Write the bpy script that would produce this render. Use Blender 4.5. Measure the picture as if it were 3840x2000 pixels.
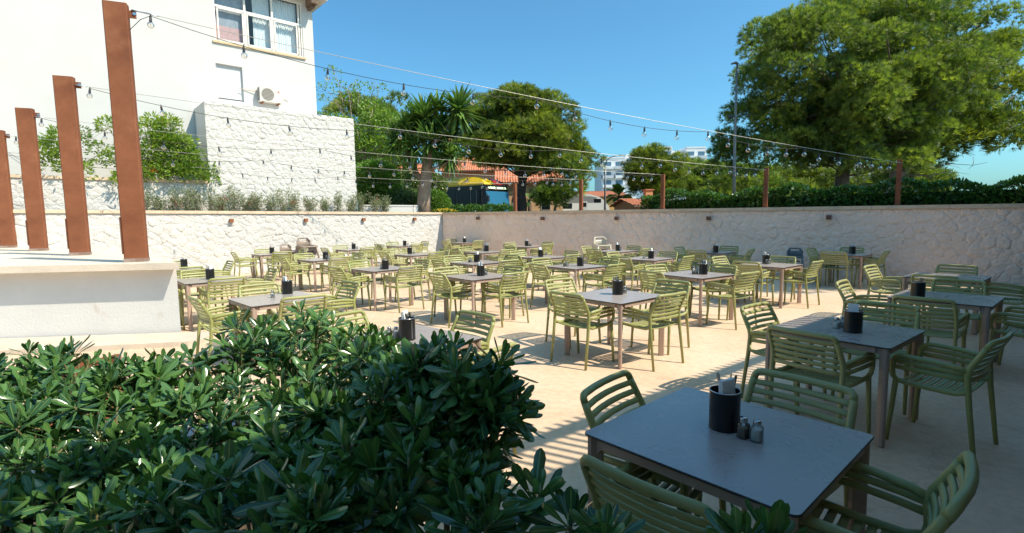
import bpy, bmesh, math, random
import numpy as np
from mathutils import Vector, Matrix

for o in list(bpy.data.objects): bpy.data.objects.remove(o)
scene = bpy.context.scene
C = scene.collection
R_ = math.radians
# ------------------------------------------------------------------ camera
PITCH, ROLL, CAMH, FPX = R_(5.456), R_(-0.79), 1.715, 1915.4
cam = bpy.data.cameras.new('camera'); camo = bpy.data.objects.new('camera', cam); C.objects.link(camo)
camo.matrix_world = Matrix.Translation((0, 0, CAMH)) @ Matrix.Rotation(math.pi/2-PITCH, 4, 'X') @ Matrix.Rotation(ROLL, 4, 'Z')
cam.sensor_fit = 'HORIZONTAL'; cam.sensor_width = 36; cam.lens = 36*FPX/3840
cam.clip_end = 4000; cam.clip_start = .05
scene.camera = camo
# ------------------------------------------------------------------ light
SUN_AZ_SHADOW, SUN_EL = 157.0, 49.0           # shadows fall towards this heading (deg from +X)
sa = R_(SUN_AZ_SHADOW)
SUNV = Vector((-math.cos(sa)*math.cos(R_(SUN_EL)), -math.sin(sa)*math.cos(R_(SUN_EL)), math.sin(R_(SUN_EL))))
world = bpy.data.worlds.new('World'); scene.world = world; world.use_nodes = True
nt = world.node_tree; bg = nt.nodes['Background']
sky = nt.nodes.new('ShaderNodeTexSky'); sky.sky_type = 'NISHITA'; sky.sun_disc = False
sky.sun_elevation = R_(SUN_EL); sky.sun_rotation = math.atan2(SUNV.x, SUNV.y)
sky.altitude = 20; sky.air_density = 1.0; sky.dust_density = 1.8; sky.ozone_density = 8
tintn = nt.nodes.new('ShaderNodeMixRGB'); tintn.blend_type = 'MULTIPLY'; tintn.inputs[0].default_value = 1; tintn.inputs[2].default_value = (.29, .47, .44, 1)   # the deep teal-blue of this sky
nt.links.new(sky.outputs[0], tintn.inputs[1]); nt.links.new(tintn.outputs[0], bg.inputs[0]); bg.inputs[1].default_value = .15
sl = bpy.data.lights.new('sun', 'SUN'); sl.energy = 2.05; sl.angle = R_(.53); sl.color = (1, .89, .73)
so = bpy.data.objects.new('sun', sl); C.objects.link(so); so.rotation_euler = SUNV.to_track_quat('Z', 'Y').to_euler()
so.location = (20, -10, 30)
scene.render.engine = 'CYCLES'
scene.view_settings.view_transform = 'Standard'; scene.view_settings.look = 'None'
scene.view_settings.exposure = 1.66; scene.view_settings.gamma = 1
scene.cycles.transparent_max_bounces = 12; scene.cycles.max_bounces = 8

# ------------------------------------------------------------------ pixel helpers (photo 3840 x 2000)
def ray(px, py):
    X, Y = px-1920, py-1000; cr, sr = math.cos(ROLL), math.sin(ROLL)
    X, Y = (cr*X+sr*Y)/FPX, -(-sr*X+cr*Y)/FPX; c, s = math.cos(PITCH), math.sin(PITCH)
    return Vector((X, c+Y*s, -s+Y*c))
def at(px, py, y):
    d = ray(px, py); return d*(y/d.y)+Vector((0, 0, CAMH))
def ground(px, py, z=0):
    d = ray(px, py); return d*((z-CAMH)/d.z)+Vector((0, 0, CAMH))

# ------------------------------------------------------------------ materials
MATS = {}
def mat(name, col, rough=.6, metal=0, var=0, vscale=8, bump=0, bscale=40, col2=None, spec=.5, coords='Object', detail=4, trans=0, stain=None, rvar=0, bdist=.02):
    if name in MATS: return MATS[name]
    m = bpy.data.materials.new(name); m.use_nodes = True; n = m.node_tree.nodes; l = m.node_tree.links
    b = n['Principled BSDF']; b.inputs['Base Color'].default_value = (*col, 1)
    b.inputs['Roughness'].default_value = rough; b.inputs['Metallic'].default_value = metal
    b.inputs['Specular IOR Level'].default_value = spec
    if trans: b.inputs['Transmission Weight'].default_value = trans
    if var or bump or col2:
        tc = n.new('ShaderNodeTexCoord')
    if var or col2:
        nz = n.new('ShaderNodeTexNoise'); nz.inputs['Scale'].default_value = vscale; nz.inputs['Detail'].default_value = detail
        nz.inputs['Roughness'].default_value = .6
        l.new(tc.outputs[coords], nz.inputs['Vector'])
        rp = n.new('ShaderNodeValToRGB'); rp.color_ramp.elements[0].position = .32; rp.color_ramp.elements[1].position = .68
        c2 = col2 or tuple(min(1, c*(1+var)) for c in col); c1 = col if col2 else tuple(c*(1-var) for c in col)
        rp.color_ramp.elements[0].color = (*c1, 1); rp.color_ramp.elements[1].color = (*c2, 1)
        l.new(nz.outputs['Fac'], rp.inputs['Fac'])
        out = rp.outputs['Color']
        if stain:
            sc, sscale, lo, hi, amt = stain
            n2 = n.new('ShaderNodeTexNoise'); n2.inputs['Scale'].default_value = sscale; n2.inputs['Detail'].default_value = 6
            l.new(tc.outputs[coords], n2.inputs['Vector'])
            mr = n.new('ShaderNodeMapRange'); mr.inputs[1].default_value = lo; mr.inputs[2].default_value = hi; mr.inputs[4].default_value = amt
            l.new(n2.outputs['Fac'], mr.inputs[0])
            mx = n.new('ShaderNodeMixRGB'); mx.inputs[2].default_value = (*sc, 1)
            l.new(mr.outputs[0], mx.inputs[0]); l.new(out, mx.inputs[1]); out = mx.outputs[0]
        l.new(out, b.inputs['Base Color'])
    if rvar:
        n4 = n.new('ShaderNodeTexNoise'); n4.inputs['Scale'].default_value = 7; n4.inputs['Detail'].default_value = 6; n4.inputs['Distortion'].default_value = 1.5
        l.new(tc.outputs[coords], n4.inputs['Vector']); m4 = n.new('ShaderNodeMapRange'); m4.inputs[1].default_value = .35; m4.inputs[2].default_value = .7; m4.inputs[3].default_value = rough-rvar*.5; m4.inputs[4].default_value = rough+rvar
        l.new(n4.outputs['Fac'], m4.inputs[0]); l.new(m4.outputs[0], b.inputs['Roughness'])
    if bump:
        n3 = n.new('ShaderNodeTexNoise'); n3.inputs['Scale'].default_value = bscale; n3.inputs['Detail'].default_value = 5
        l.new(tc.outputs[coords], n3.inputs['Vector'])
        bp = n.new('ShaderNodeBump'); bp.inputs['Strength'].default_value = bump; bp.inputs['Distance'].default_value = bdist
        l.new(n3.outputs['Fac'], bp.inputs['Height']); l.new(bp.outputs[0], b.inputs['Normal'])
    MATS[name] = m; return m

def leafmat(name, c1, c2, rough=.35, transl=.25, midrib=None, spec=.5):
    """foliage: colour picked per leaf by the 'tint' attribute; a little light passes through"""
    m = bpy.data.materials.new(name); m.use_nodes = True; n = m.node_tree.nodes; l = m.node_tree.links
    b = n['Principled BSDF']; b.inputs['Roughness'].default_value = rough; b.inputs['Specular IOR Level'].default_value = spec
    a = n.new('ShaderNodeAttribute'); a.attribute_name = 'tint'
    mx = n.new('ShaderNodeMixRGB'); mx.inputs[1].default_value = (*c1, 1); mx.inputs[2].default_value = (*c2, 1)
    l.new(a.outputs['Fac'], mx.inputs[0]); col = mx.outputs[0]
    if midrib:
        uv = n.new('ShaderNodeUVMap'); sp = n.new('ShaderNodeSeparateXYZ'); l.new(uv.outputs[0], sp.inputs[0])
        s1 = n.new('ShaderNodeMath'); s1.operation = 'SUBTRACT'; s1.inputs[1].default_value = .5; l.new(sp.outputs[0], s1.inputs[0])
        ab = n.new('ShaderNodeMath'); ab.operation = 'ABSOLUTE'; l.new(s1.outputs[0], ab.inputs[0])
        mr = n.new('ShaderNodeMapRange'); mr.inputs[1].default_value = .035; mr.inputs[2].default_value = .075; mr.inputs[3].default_value = 1; mr.inputs[4].default_value = 0
        l.new(ab.outputs[0], mr.inputs[0])
        m2 = n.new('ShaderNodeMixRGB'); m2.inputs[2].default_value = (*midrib, 1); l.new(mr.outputs[0], m2.inputs[0]); l.new(col, m2.inputs[1]); col = m2.outputs[0]
    l.new(col, b.inputs['Base Color'])
    if transl:
        t = n.new('ShaderNodeBsdfTranslucent'); mu = n.new('ShaderNodeMixRGB'); mu.blend_type = 'MULTIPLY'; mu.inputs[0].default_value = 1
        mu.inputs[2].default_value = (1.5, 1.7, .7, 1); l.new(col, mu.inputs[1]); l.new(mu.outputs[0], t.inputs[0])
        ms = n.new('ShaderNodeMixShader'); ms.inputs[0].default_value = transl
        l.new(b.outputs[0], ms.inputs[1]); l.new(t.outputs[0], ms.inputs[2]); l.new(ms.outputs[0], n['Material Output'].inputs[0])
    MATS[name] = m; return m

def glassmat(name, tint=(1, 1, 1), refl=1.0, rough=0):
    """thin clear glass: see-through with a fresnel reflection"""
    m = bpy.data.materials.new(name); m.use_nodes = True; n = m.node_tree.nodes; l = m.node_tree.links
    n.remove(n['Principled BSDF'])
    t = n.new('ShaderNodeBsdfTransparent'); t.inputs[0].default_value = (*tint, 1)
    g = n.new('ShaderNodeBsdfGlossy'); g.inputs['Roughness'].default_value = rough
    f = n.new('ShaderNodeLayerWeight'); f.inputs[0].default_value = .35
    ml = n.new('ShaderNodeMath'); ml.operation = 'MULTIPLY'; ml.inputs[1].default_value = refl; l.new(f.outputs['Fresnel'], ml.inputs[0])
    ms = n.new('ShaderNodeMixShader'); l.new(ml.outputs[0], ms.inputs[0]); l.new(t.outputs[0], ms.inputs[1]); l.new(g.outputs[0], ms.inputs[2])
    l.new(ms.outputs[0], n['Material Output'].inputs[0]); MATS[name] = m; return m

# ------------------------------------------------------------------ mesh helpers
class MB:
    def __init__(s): s.v = []; s.f = []; s.mi = []
    def add(s, vs, fs, mi=0):
        o = len(s.v); s.v += [tuple(p) for p in vs]; s.f += [tuple(i+o for i in f) for f in fs]; s.mi += [mi]*len(fs)
    def box(s, c, size, rot=None, mi=0):
        hx, hy, hz = size[0]/2, size[1]/2, size[2]/2
        p = [Vector((x*hx, y*hy, z*hz)) for x in (-1, 1) for y in (-1, 1) for z in (-1, 1)]
        if rot is not None: p = [rot @ q for q in p]
        c = Vector(c)
        s.add([q+c for q in p], [(0, 1, 3, 2), (4, 6, 7, 5), (0, 4, 5, 1), (2, 3, 7, 6), (0, 2, 6, 4), (1, 5, 7, 3)], mi)
    def prism(s, poly, z0, z1, mi=0, mi_side=None, frame=None):
        """poly = list of 2D; frame maps (u,v,w)->world, w from z0 to z1"""
        n = len(poly); fr = frame or (lambda u, v, w: (u, v, w))
        vs = [fr(p[0], p[1], z0) for p in poly]+[fr(p[0], p[1], z1) for p in poly]
        s.add(vs, [tuple(range(n-1, -1, -1)), tuple(range(n, 2*n))], mi)
        o = len(s.v)-2*n
        for i in range(n):
            j = (i+1) % n; s.f.append((o+i, o+j, o+n+j, o+n+i)); s.mi.append(mi if mi_side is None else mi_side)
    def sweep(s, path, a, b=None, up=(0, 0, 1), n=8, sq=1.0, cap=True, mi=0):
        P = [Vector(p) for p in path]; m = len(P)
        A = a if hasattr(a, '__len__') else [a]*m
        B = A if b is None else (b if hasattr(b, '__len__') else [b]*m)
        vs = []; up0 = Vector(up)
        for i in range(m):
            T = (P[min(i+1, m-1)]-P[max(i-1, 0)]).normalized()
            U = up0-T*up0.dot(T)
            if U.length < 1e-3: U = Vector((1, 0, 0))-T*T.x
            if U.length < 1e-3: U = Vector((0, 1, 0))-T*T.y
            U.normalize(); V = T.cross(U); 
            if b is None: up0 = U
            for k in range(n):
                t = 2*math.pi*(k+.5)/n; cx, sx = math.cos(t), math.sin(t)
                if sq != 1: cx = math.copysign(abs(cx)**sq, cx); sx = math.copysign(abs(sx)**sq, sx)
                vs.append(P[i]+U*(A[i]*cx)+V*(B[i]*sx))
        fs = [(i*n+k, i*n+(k+1) % n, (i+1)*n+(k+1) % n, (i+1)*n+k) for i in range(m-1) for k in range(n)]
        if cap: fs += [tuple(range(n-1, -1, -1)), tuple((m-1)*n+k for k in range(n))]
        s.add(vs, fs, mi)
    def lathe(s, prof, n=16, c=(0, 0, 0), mi=0, cap=False):
        m = len(prof); vs = []
        for r, z in prof:
            for k in range(n):
                t = 2*math.pi*k/n; vs.append((c[0]+r*math.cos(t), c[1]+r*math.sin(t), c[2]+z))
        fs = [(i*n+k, i*n+(k+1) % n, (i+1)*n+(k+1) % n, (i+1)*n+k) for i in range(m-1) for k in range(n)]
        if cap: fs += [tuple(range(n-1, -1, -1)), tuple((m-1)*n+k for k in range(n))]
        s.add(vs, fs, mi)
    def ball(s, c, r, n=8, m=6, mi=0, sc=(1, 1, 1)):
        vs = []; 
        for i in range(m+1):
            p = math.pi*i/m
            for k in range(n):
                t = 2*math.pi*k/n
                vs.append((c[0]+r*sc[0]*math.sin(p)*math.cos(t), c[1]+r*sc[1]*math.sin(p)*math.sin(t), c[2]-r*sc[2]*math.cos(p)))
        s.add(vs, [(i*n+k, i*n+(k+1) % n, (i+1)*n+(k+1) % n, (i+1)*n+k) for i in range(m) for k in range(n)], mi)
    def mesh(s, name, mats, smooth=False, angle=None):
        me = bpy.data.meshes.new(name); me.from_pydata(s.v, [], s.f); 
        for m in (mats if isinstance(mats, (list, tuple)) else [mats]): me.materials.append(m)
        if any(s.mi): me.polygons.foreach_set('material_index', s.mi)
        if smooth: me.polygons.foreach_set('use_smooth', [True]*len(s.f))
        if smooth and angle: 
            me.set_sharp_from_angle(angle=R_(angle))
        me.update(); return me
    def build(s, name, mats, parent=None, smooth=False, angle=None):
        return link(name, s.mesh(name, mats, smooth, angle), parent)
def link(name, me, parent=None, loc=None, rot=None, scale=None):
    o = bpy.data.objects.new(name, me); C.objects.link(o)
    if parent is not None: o.parent = parent
    if loc is not None: o.location = loc
    if rot is not None: o.rotation_euler = rot
    if scale is not None: o.scale = scale if hasattr(scale, '__len__') else (scale,)*3
    return o
def thing(name, label, cat, loc=(0, 0, 0), rz=0, group=None):
    o = link(name, None, None, loc, (0, 0, rz)); o.empty_display_size = .1
    return tag(o, label, cat, group)
def tag(o, label, cat, group=None):
    o['label'] = label; o['category'] = cat
    if group: o['group'] = group
    return o
def struct(o): o['kind'] = 'structure'; return o
def stuff(o): o['kind'] = 'stuff'; return o
def copytree(o, parent=None):
    c = o.copy(); C.objects.link(c); c.parent = parent
    for ch in list(o.children): copytree(ch, c)
    return c

# scattering many small leaves into one mesh -------------------------------------------------
def fast_mesh(name, V, F, mat_, uv=None, tint=None, smooth=False):
    """V (n,3) float, F (m,k) int"""
    me = bpy.data.meshes.new(name); n, (m, k) = len(V), F.shape
    me.vertices.add(n); me.vertices.foreach_set('co', V.astype(np.float32).ravel())
    me.loops.add(m*k); me.loops.foreach_set('vertex_index', F.astype(np.int32).ravel())
    me.polygons.add(m); me.polygons.foreach_set('loop_start', np.arange(0, m*k, k, dtype=np.int32))
    me.polygons.foreach_set('loop_total', np.full(m, k, dtype=np.int32))
    if smooth: me.polygons.foreach_set('use_smooth', np.ones(m, dtype=bool))
    if uv is not None:
        u = me.uv_layers.new(name='UVMap'); u.data.foreach_set('uv', uv[F.ravel()].astype(np.float32).ravel())
    if tint is not None:
        a = me.attributes.new('tint', 'FLOAT', 'POINT'); a.data.foreach_set('value', tint.astype(np.float32))
    me.materials.append(mat_); me.update(); return me
def scatter(name, base, M, T, mat_, tint, smooth=False):
    """base=(verts,faces,uv or None); M (N,3,3); T (N,3); tint (N,)"""
    bv, bf, buv = base; N = len(T); n = len(bv)
    V = np.einsum('nij,kj->nki', M, bv)+T[:, None, :]
    F = bf[None]+(np.arange(N)*n)[:, None, None]
    uv = None if buv is None else np.tile(buv, (N, 1))
    return fast_mesh(name, V.reshape(-1, 3), F.reshape(-1, bf.shape[1]), mat_, uv, np.repeat(tint, n), smooth)
def frames(d, rng, roll=None):
    """rotation matrices with local +Y along d, local +Z as much up as can be"""
    d = d/np.linalg.norm(d, axis=1, keepdims=True); N = len(d)
    up = np.tile([0, 0, 1.], (N, 1)); x = np.cross(d, up); bad = np.linalg.norm(x, axis=1) < 1e-3
    x[bad] = [1, 0, 0]; x /= np.linalg.norm(x, axis=1, keepdims=True); z = np.cross(x, d)
    if roll is not None:
        c, s = np.cos(roll)[:, None], np.sin(roll)[:, None]; x, z = c*x+s*z, -s*x+c*z
    return np.stack([x, d, z], axis=2)
def blade(L=1, rows=None, fold=.12, droop=.1):
    """a leaf along +Y, unit half-width rows [(v, halfwidth)]"""
    V = []; UV = []
    for v, w in rows:
        z0 = -droop*v*v
        V += [(-w, v*L, z0+fold*w), (0, v*L, z0), (w, v*L, z0+fold*w)]; UV += [(0, v), (.5, v), (1, v)]
    F = []
    for i in range(len(rows)-1):
        a = 3*i; F += [(a, a+1, a+4, a+3), (a+1, a+2, a+5, a+4)]
    return np.array(V, float), np.array(F), np.array(UV, float)
def quadleaf(w=.3, fold=.15):
    V = np.array([(0, 0, 0), (w, .5, fold*w), (0, 1, 0), (-w, .5, fold*w)], float)
    return V, np.array([(0, 1, 2, 3)]), None
def rnd_dirs(rng, N, zmin=-1):
    z = rng.uniform(zmin, 1, N); t = rng.uniform(0, 2*np.pi, N); r = np.sqrt(1-z*z)
    return np.stack([r*np.cos(t), r*np.sin(t), z], 1)

# ================================================================== SETTING
CRN = Vector((-2.95, 21.9)); RD = Vector((.8060, -.5919)).normalized(); LD = Vector((-.7441, -.6681)).normalized()
LN = Vector((.6681, -.7441)).normalized()          # left wall face looks this way (into the court)
RN = Vector((-.5919, -.8060)).normalized()
def hit(px, py, P, d):
    """pixel -> (t, z) on the vertical plane through P along d"""
    r = ray(px, py); det = r.x*(-d.y)+d.x*r.y
    s = (P.x*(-d.y)+d.x*P.y)/det; t = (r.x*P.y-r.y*P.x)/det
    return t, CAMH+s*r.z
def lpt(t, k, z):      # along the left wall, k metres behind its face
    p = CRN+LD*t-LN*k; return Vector((p.x, p.y, z))
def rpt(t, k, z):
    p = CRN+RD*t-RN*k; return Vector((p.x, p.y, z))
def ltop(t): return 1.985+.0085*t
def rtop(t): return 1.975-.0058*t

def floor_mat():
    m = bpy.data.materials.new('terrace_concrete'); m.use_nodes = True; n = m.node_tree.nodes; l = m.node_tree.links; b = n['Principled BSDF']
    tc = n.new('ShaderNodeTexCoord')
    def noise(s, d, r=.6, dist=0):
        q = n.new('ShaderNodeTexNoise'); q.inputs['Scale'].default_value = s; q.inputs['Detail'].default_value = d; q.inputs['Roughness'].default_value = r
        q.inputs['Distortion'].default_value = dist; l.new(tc.outputs['Object'], q.inputs['Vector']); return q.outputs['Fac']
    def ramp(fac, stops):
        r = n.new('ShaderNodeValToRGB'); e = r.color_ramp.elements
        e[0].position, e[0].color = stops[0][0], (*stops[0][1], 1); e[1].position, e[1].color = stops[-1][0], (*stops[-1][1], 1)
        for p, c in stops[1:-1]:
            q = e.new(p); q.color = (*c, 1)
        l.new(fac, r.inputs[0]); return r.outputs[0]
    def mix(f, a, c, t='MIX'):
        x = n.new('ShaderNodeMixRGB'); x.blend_type = t
        if isinstance(f, float): x.inputs[0].default_value = f
        else: l.new(f, x.inputs[0])
        for i, v in ((1, a), (2, c)):
            if isinstance(v, tuple): x.inputs[i].default_value = (*v, 1)
            else: l.new(v, x.inputs[i])
        return x.outputs[0]
    def rng(f, a, c, lo, hi):
        x = n.new('ShaderNodeMapRange'); l.new(f, x.inputs[0]); x.inputs[1].default_value = a; x.inputs[2].default_value = c; x.inputs[3].default_value = lo; x.inputs[4].default_value = hi; return x.outputs[0]
    base = ramp(noise(.55, 5, .65, .6), [(.3, (.62, .435, .285)), (.5, (.70, .515, .355)), (.7, (.75, .585, .43))])
    fine = ramp(noise(14, 7, .7), [(.3, (.82, .805, .79)), (.7, (1.06, 1.055, 1.05))])
    c = mix(1.0, base, fine, 'MULTIPLY')
    # pale scuffs and rusty patches
    c = mix(rng(noise(3.1, 7, .75, 1.2), .56, .70, 0., .55), c, (.76, .63, .48))
    c = mix(rng(noise(1.7, 6, .7, .8), .60, .74, 0., .6), c, (.40, .23, .125))
    # flaked dark specks
    c = mix(rng(noise(48, 5, .8), .68, .76, 0., .28), c, (.30, .21, .15))
    # hairline cracks
    vo = n.new('ShaderNodeTexVoronoi'); vo.feature = 'DISTANCE_TO_EDGE'; vo.inputs['Scale'].default_value = .42
    wr = n.new('ShaderNodeTexNoise'); wr.inputs['Scale'].default_value = 1.6; wr.inputs['Detail'].default_value = 5; l.new(tc.outputs['Object'], wr.inputs['Vector'])
    ad = n.new('ShaderNodeVectorMath'); ad.operation = 'MULTIPLY_ADD'; ad.inputs[1].default_value = (.9, .9, 0); l.new(wr.outputs['Color'], ad.inputs[0]); l.new(tc.outputs['Object'], ad.inputs[2])
    l.new(ad.outputs[0], vo.inputs['Vector'])
    c = mix(rng(vo.outputs['Distance'], .0008, .003, .22, 0.), c, (.20, .13, .08))
    l.new(c, b.inputs['Base Color']); b.inputs['Roughness'].default_value = .75; b.inputs['Specular IOR Level'].default_value = .3
    bp = n.new('ShaderNodeBump'); bp.inputs['Strength'].default_value = .22; bp.inputs['Distance'].default_value = .005
    l.new(noise(30, 7, .7), bp.inputs['Height']); l.new(bp.outputs[0], b.inputs['Normal'])
    MATS['floor'] = m; return m
m = MB(); m.add([(-45, -25, 0), (45, -25, 0), (45, 32, 0), (-45, 32, 0)], [(0, 1, 2, 3)])
struct(m.build('terrace_floor', floor_mat()))
# outer ground, street level is above the sunken terrace
GZ = 1.30
m = MB(); a = lpt(19, .15, GZ); b = rpt(30, .15, GZ); c0 = lpt(0, .15, GZ); c0.y += .1
m.add([c0, b, (700, -300, GZ), (2500, 2500, GZ), (-2500, 2500, GZ), (-700, -300, GZ), a], [tuple(range(7))])
struct(m.build('ground', mat('dry_ground', (.13, .115, .06), .9, var=.5, vscale=.6, bump=.4, bscale=3)))
m = MB(); hd = Vector((.8, -.6)); nn = Vector((-.6, -.8)); o = Vector((-1, 35.5))
q = [o+hd*150-nn*9, o+hd*150+nn*2.5, o-hd*150+nn*2.5, o-hd*150-nn*9]
m.add([(p.x, p.y, GZ+.02) for p in q], [(0, 1, 2, 3)]); struct(m.build('road', mat('asphalt', (.05, .05, .052), .85, var=.2, vscale=3)))
# soil beds behind the left wall
m = MB(); q = [lpt(17, .28, 1.88), lpt(0, .28, 1.88), lpt(-1.2, 7, 1.88), lpt(17, 7, 1.88)]; m.add(q, [(3, 2, 1, 0)])
struct(m.build('planting_bed', mat('soil', (.10, .07, .045), .95, var=.4, vscale=5, bump=.6, bscale=20)))

# ------------------------------------------------------------------ stone clad walls
def voronoi(W, H0, H1, sx, sy, seed):
    """irregular cells filling 0..W x 0..H (H may slope linearly)"""
    rnd = random.Random(seed); nx = max(1, round(W/sx)); ny = max(1, round(max(H0, H1)/sy)); S = {}
    for j in range(-1, ny+1):
        for i in range(-1, nx+1):
            S[i, j] = ((i+.5+(.25 if j % 2 else -.25)+rnd.uniform(-.36, .36))*W/nx, (j+.5+rnd.uniform(-.36, .36))*max(H0, H1)/ny)
    def clip(P, a, b, c):
        out = []
        for k in range(len(P)):
            p, q = P[k], P[(k+1) % len(P)]; dp, dq = a*p[0]+b*p[1]-c, a*q[0]+b*q[1]-c
            if dp <= 0: out.append(p)
            if (dp < 0 < dq) or (dq < 0 < dp):
                t = dp/(dp-dq); out.append((p[0]+t*(q[0]-p[0]), p[1]+t*(q[1]-p[1])))
        return out
    cells = []
    for (i, j), s in S.items():
        P = [(0, 0), (W, 0), (W, H1), (0, H0)]
        for dj in (-2, -1, 0, 1, 2):
            for di in (-2, -1, 0, 1, 2):
                q = S.get((i+di, j+dj))
                if q is None or q is s: continue
                a, b = q[0]-s[0], q[1]-s[1]; c = (q[0]**2+q[1]**2-s[0]**2-s[1]**2)/2
                P = clip(P, a, b, c)
                if len(P) < 3: break
            if len(P) < 3: break
        if len(P) >= 3:
            ar = abs(sum(P[k][0]*P[(k+1) % len(P)][1]-P[(k+1) % len(P)][0]*P[k][1] for k in range(len(P))))/2
            if ar > .004: cells.append(P)
    return cells
def stone_data(P, rnd, depth):
    cx = sum(p[0] for p in P)/len(P); cy = sum(p[1] for p in P)/len(P); ring = []
    for k in range(len(P)):
        p, q = P[k], P[(k+1) % len(P)]; L = math.hypot(q[0]-p[0], q[1]-p[1])
        if L < .02: continue
        ring.append(p)
        if L > .09:
            j = rnd.uniform(-.07, .07); ring.append(((p[0]+q[0])/2-(q[1]-p[1])*j, (p[1]+q[1])/2+(q[0]-p[0])*j))
    if len(ring) < 3: return None
    n = len(ring); d = rnd.uniform(.35, 1)*depth; tx, ty = rnd.uniform(-.12, .12), rnd.uniform(-.12, .12)
    R = sum(math.hypot(p[0]-cx, p[1]-cy) for p in ring)/n; vs = []; g = min(.25, .012/max(R, .03))
    for f_, h_ in ((1.0, 0), (1-g, .5*d), (.70, d)):
        for p in ring:
            x, y = (p[0]-cx)*f_, (p[1]-cy)*f_
            vs.append((cx+x, cy+y, h_ if h_ == 0 else max(.002, h_+(tx*x+ty*y)*h_/d+rnd.uniform(-.22, .22)*d)))
    vs.append((cx, cy, d*1.05)); fs = []
    for r in (0, 1):
        for k in range(n): fs.append((r*n+k, r*n+(k+1) % n, (r+1)*n+(k+1) % n, (r+1)*n+k))
    for k in range(n): fs.append((2*n+k, 2*n+(k+1) % n, 3*n))
    return (cx, cy), vs, fs
def clad(parent, fr, W, H0, H1, sx, sy, seed, m_, depth=.035, limit=300, flip=False):
    rnd = random.Random(seed+7); cells = []
    for P in voronoi(W, H0, H1, sx, sy, seed):
        s = stone_data(P, rnd, depth)
        if s: cells.append((fr(s[0][0], s[0][1], 0).length, s))
    cells.sort(key=lambda c: c[0]); rest = MB()
    for k, (_, (c, vs, fs)) in enumerate(cells):
        wv = [fr(*v) for v in vs]
        if flip: fs = [tuple(reversed(f_)) for f_ in fs]
        if k < limit:
            mb = MB(); mb.add(wv, fs); mb.build('stone', m_, parent, smooth=True)
        else: rest.add(wv, fs)
    if rest.v: stuff(rest.build('far_stones', m_, parent, smooth=True))
WHITE = mat('white_painted_stone', (.575, .56, .535), .75, col2=(.525, .505, .47), vscale=3, bump=1.0, bscale=15, bdist=.03, detail=7, stain=((.56, .48, .40), 1.3, .58, .80, .4))
CREAM = mat('cream_bounce_stone', (.88, .695, .58), .75, col2=(.83, .635, .515), vscale=3, bump=1.0, bscale=15, bdist=.04, detail=7, stain=((.66, .47, .35), 1.6, .54, .78, .5))  # cream paint with warm bounce light put into the base colour
JOINT = mat('white_painted_joint', (.55, .53, .495), .8, var=.08, vscale=4, bump=.4, bscale=30, stain=((.55, .42, .30), 1.5, .5, .7, .6))
JOINTR = mat('cream_bounce_joint', (.80, .60, .47), .8, var=.10, vscale=4, bump=.4, bscale=30, stain=((.45, .29, .18), 1.5, .48, .7, .7))  # joints carry the same painted bounce warmth
COPE = mat('sandstone_coping', (.62, .47, .33), .7, var=.12, vscale=3, bump=.2, bscale=30)
STUCCO = mat('white_stucco', (.545, .535, .515), .8, var=.025, vscale=1.2, bump=.18, bscale=38, stain=((.55, .50, .43), .8, .56, .80, .4))
RUST = mat('corten_steel', (.17, .058, .027), .75, spec=.25, col2=(.27, .098, .045), vscale=2.2, bump=.12, bscale=60, detail=7, stain=((.33, .145, .075), 1.1, .55, .72, .6))
RUSTD = mat('dark_corten', (.10, .045, .03), .65, col2=(.17, .075, .045), vscale=6, bump=.1, bscale=60)

def slopebox(mb, pf, t0, t1, k0, k1, zb, zt):
    """box between stations t0..t1, k0..k1 behind face, zb/zt functions of t"""
    v = [pf(t, k, z(t)) for t in (t0, t1) for k in (k0, k1) for z in (zb, zt)]
    mb.add(v, [(0, 1, 3, 2), (4, 6, 7, 5), (0, 4, 5, 1), (2, 3, 7, 6), (0, 2, 6, 4), (1, 5, 7, 3)])
# left wall
LT = 17.0
t_ = thing('stone_wall', 'white painted stone wall in full sun behind the left tables', 'wall', lpt(5, 0, 0)); off = t_.location.copy()
def rel(pf, off): return lambda *a: pf(*a)-off
m = MB(); slopebox(m, rel(lpt, off), 0, LT, 0, .28, lambda t: -.05, lambda t: ltop(t)-.09); m.build('wall_core', JOINT, t_)
m = MB()
for k in range(12):
    t0, t1 = k*LT/12+(.004 if k else 0), (k+1)*LT/12-.004
    m = MB(); slopebox(m, rel(lpt, off), t0 if k else -.02, t1, -.055, .30, lambda t: ltop(t)-.088, lambda t: ltop(t)); m.build('coping_stone', COPE, t_)
def frL(u, v, w): return lpt(u, -w, v)-off
clad(t_, frL, LT, ltop(0)-.1, ltop(LT)-.1, .30, .20, 3, WHITE, .013, 300, flip=True)
# right wall
RT = 27.0
t_ = thing('stone_wall', 'cream, bounce-tinted painted stone wall in shade along the right, carrying rusty posts', 'wall', rpt(8, 0, 0)); off2 = t_.location.copy()
m = MB(); slopebox(m, rel(rpt, off2), .02, RT, 0, .30, lambda t: -.05, lambda t: rtop(t)-.09); m.build('wall_core', JOINTR, t_)
for k in range(18):
    t0, t1 = k*RT/18+.003, (k+1)*RT/18-.003
    m = MB(); slopebox(m, rel(rpt, off2), t0, t1, -.055, .33, lambda t: rtop(t)-.088, lambda t: rtop(t)+.003); m.build('coping_stone', COPE, t_)
def frR(u, v, w): return rpt(u+.04, -w, v)-off2
clad(t_, frR, RT-.1, rtop(0)-.1, rtop(RT)-.1, .30, .20, 11, CREAM, .016, 300)
for z_ in (0, .05):
    m = MB(); p = rpt(*(lambda tz: (tz[0], -.03, tz[1]+z_))(hit(3385, 912, CRN, RD))); m.ball(p-off2, .012, 8, 5); m.build('rusty_fixing_hole', RUSTD, t_)

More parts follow.
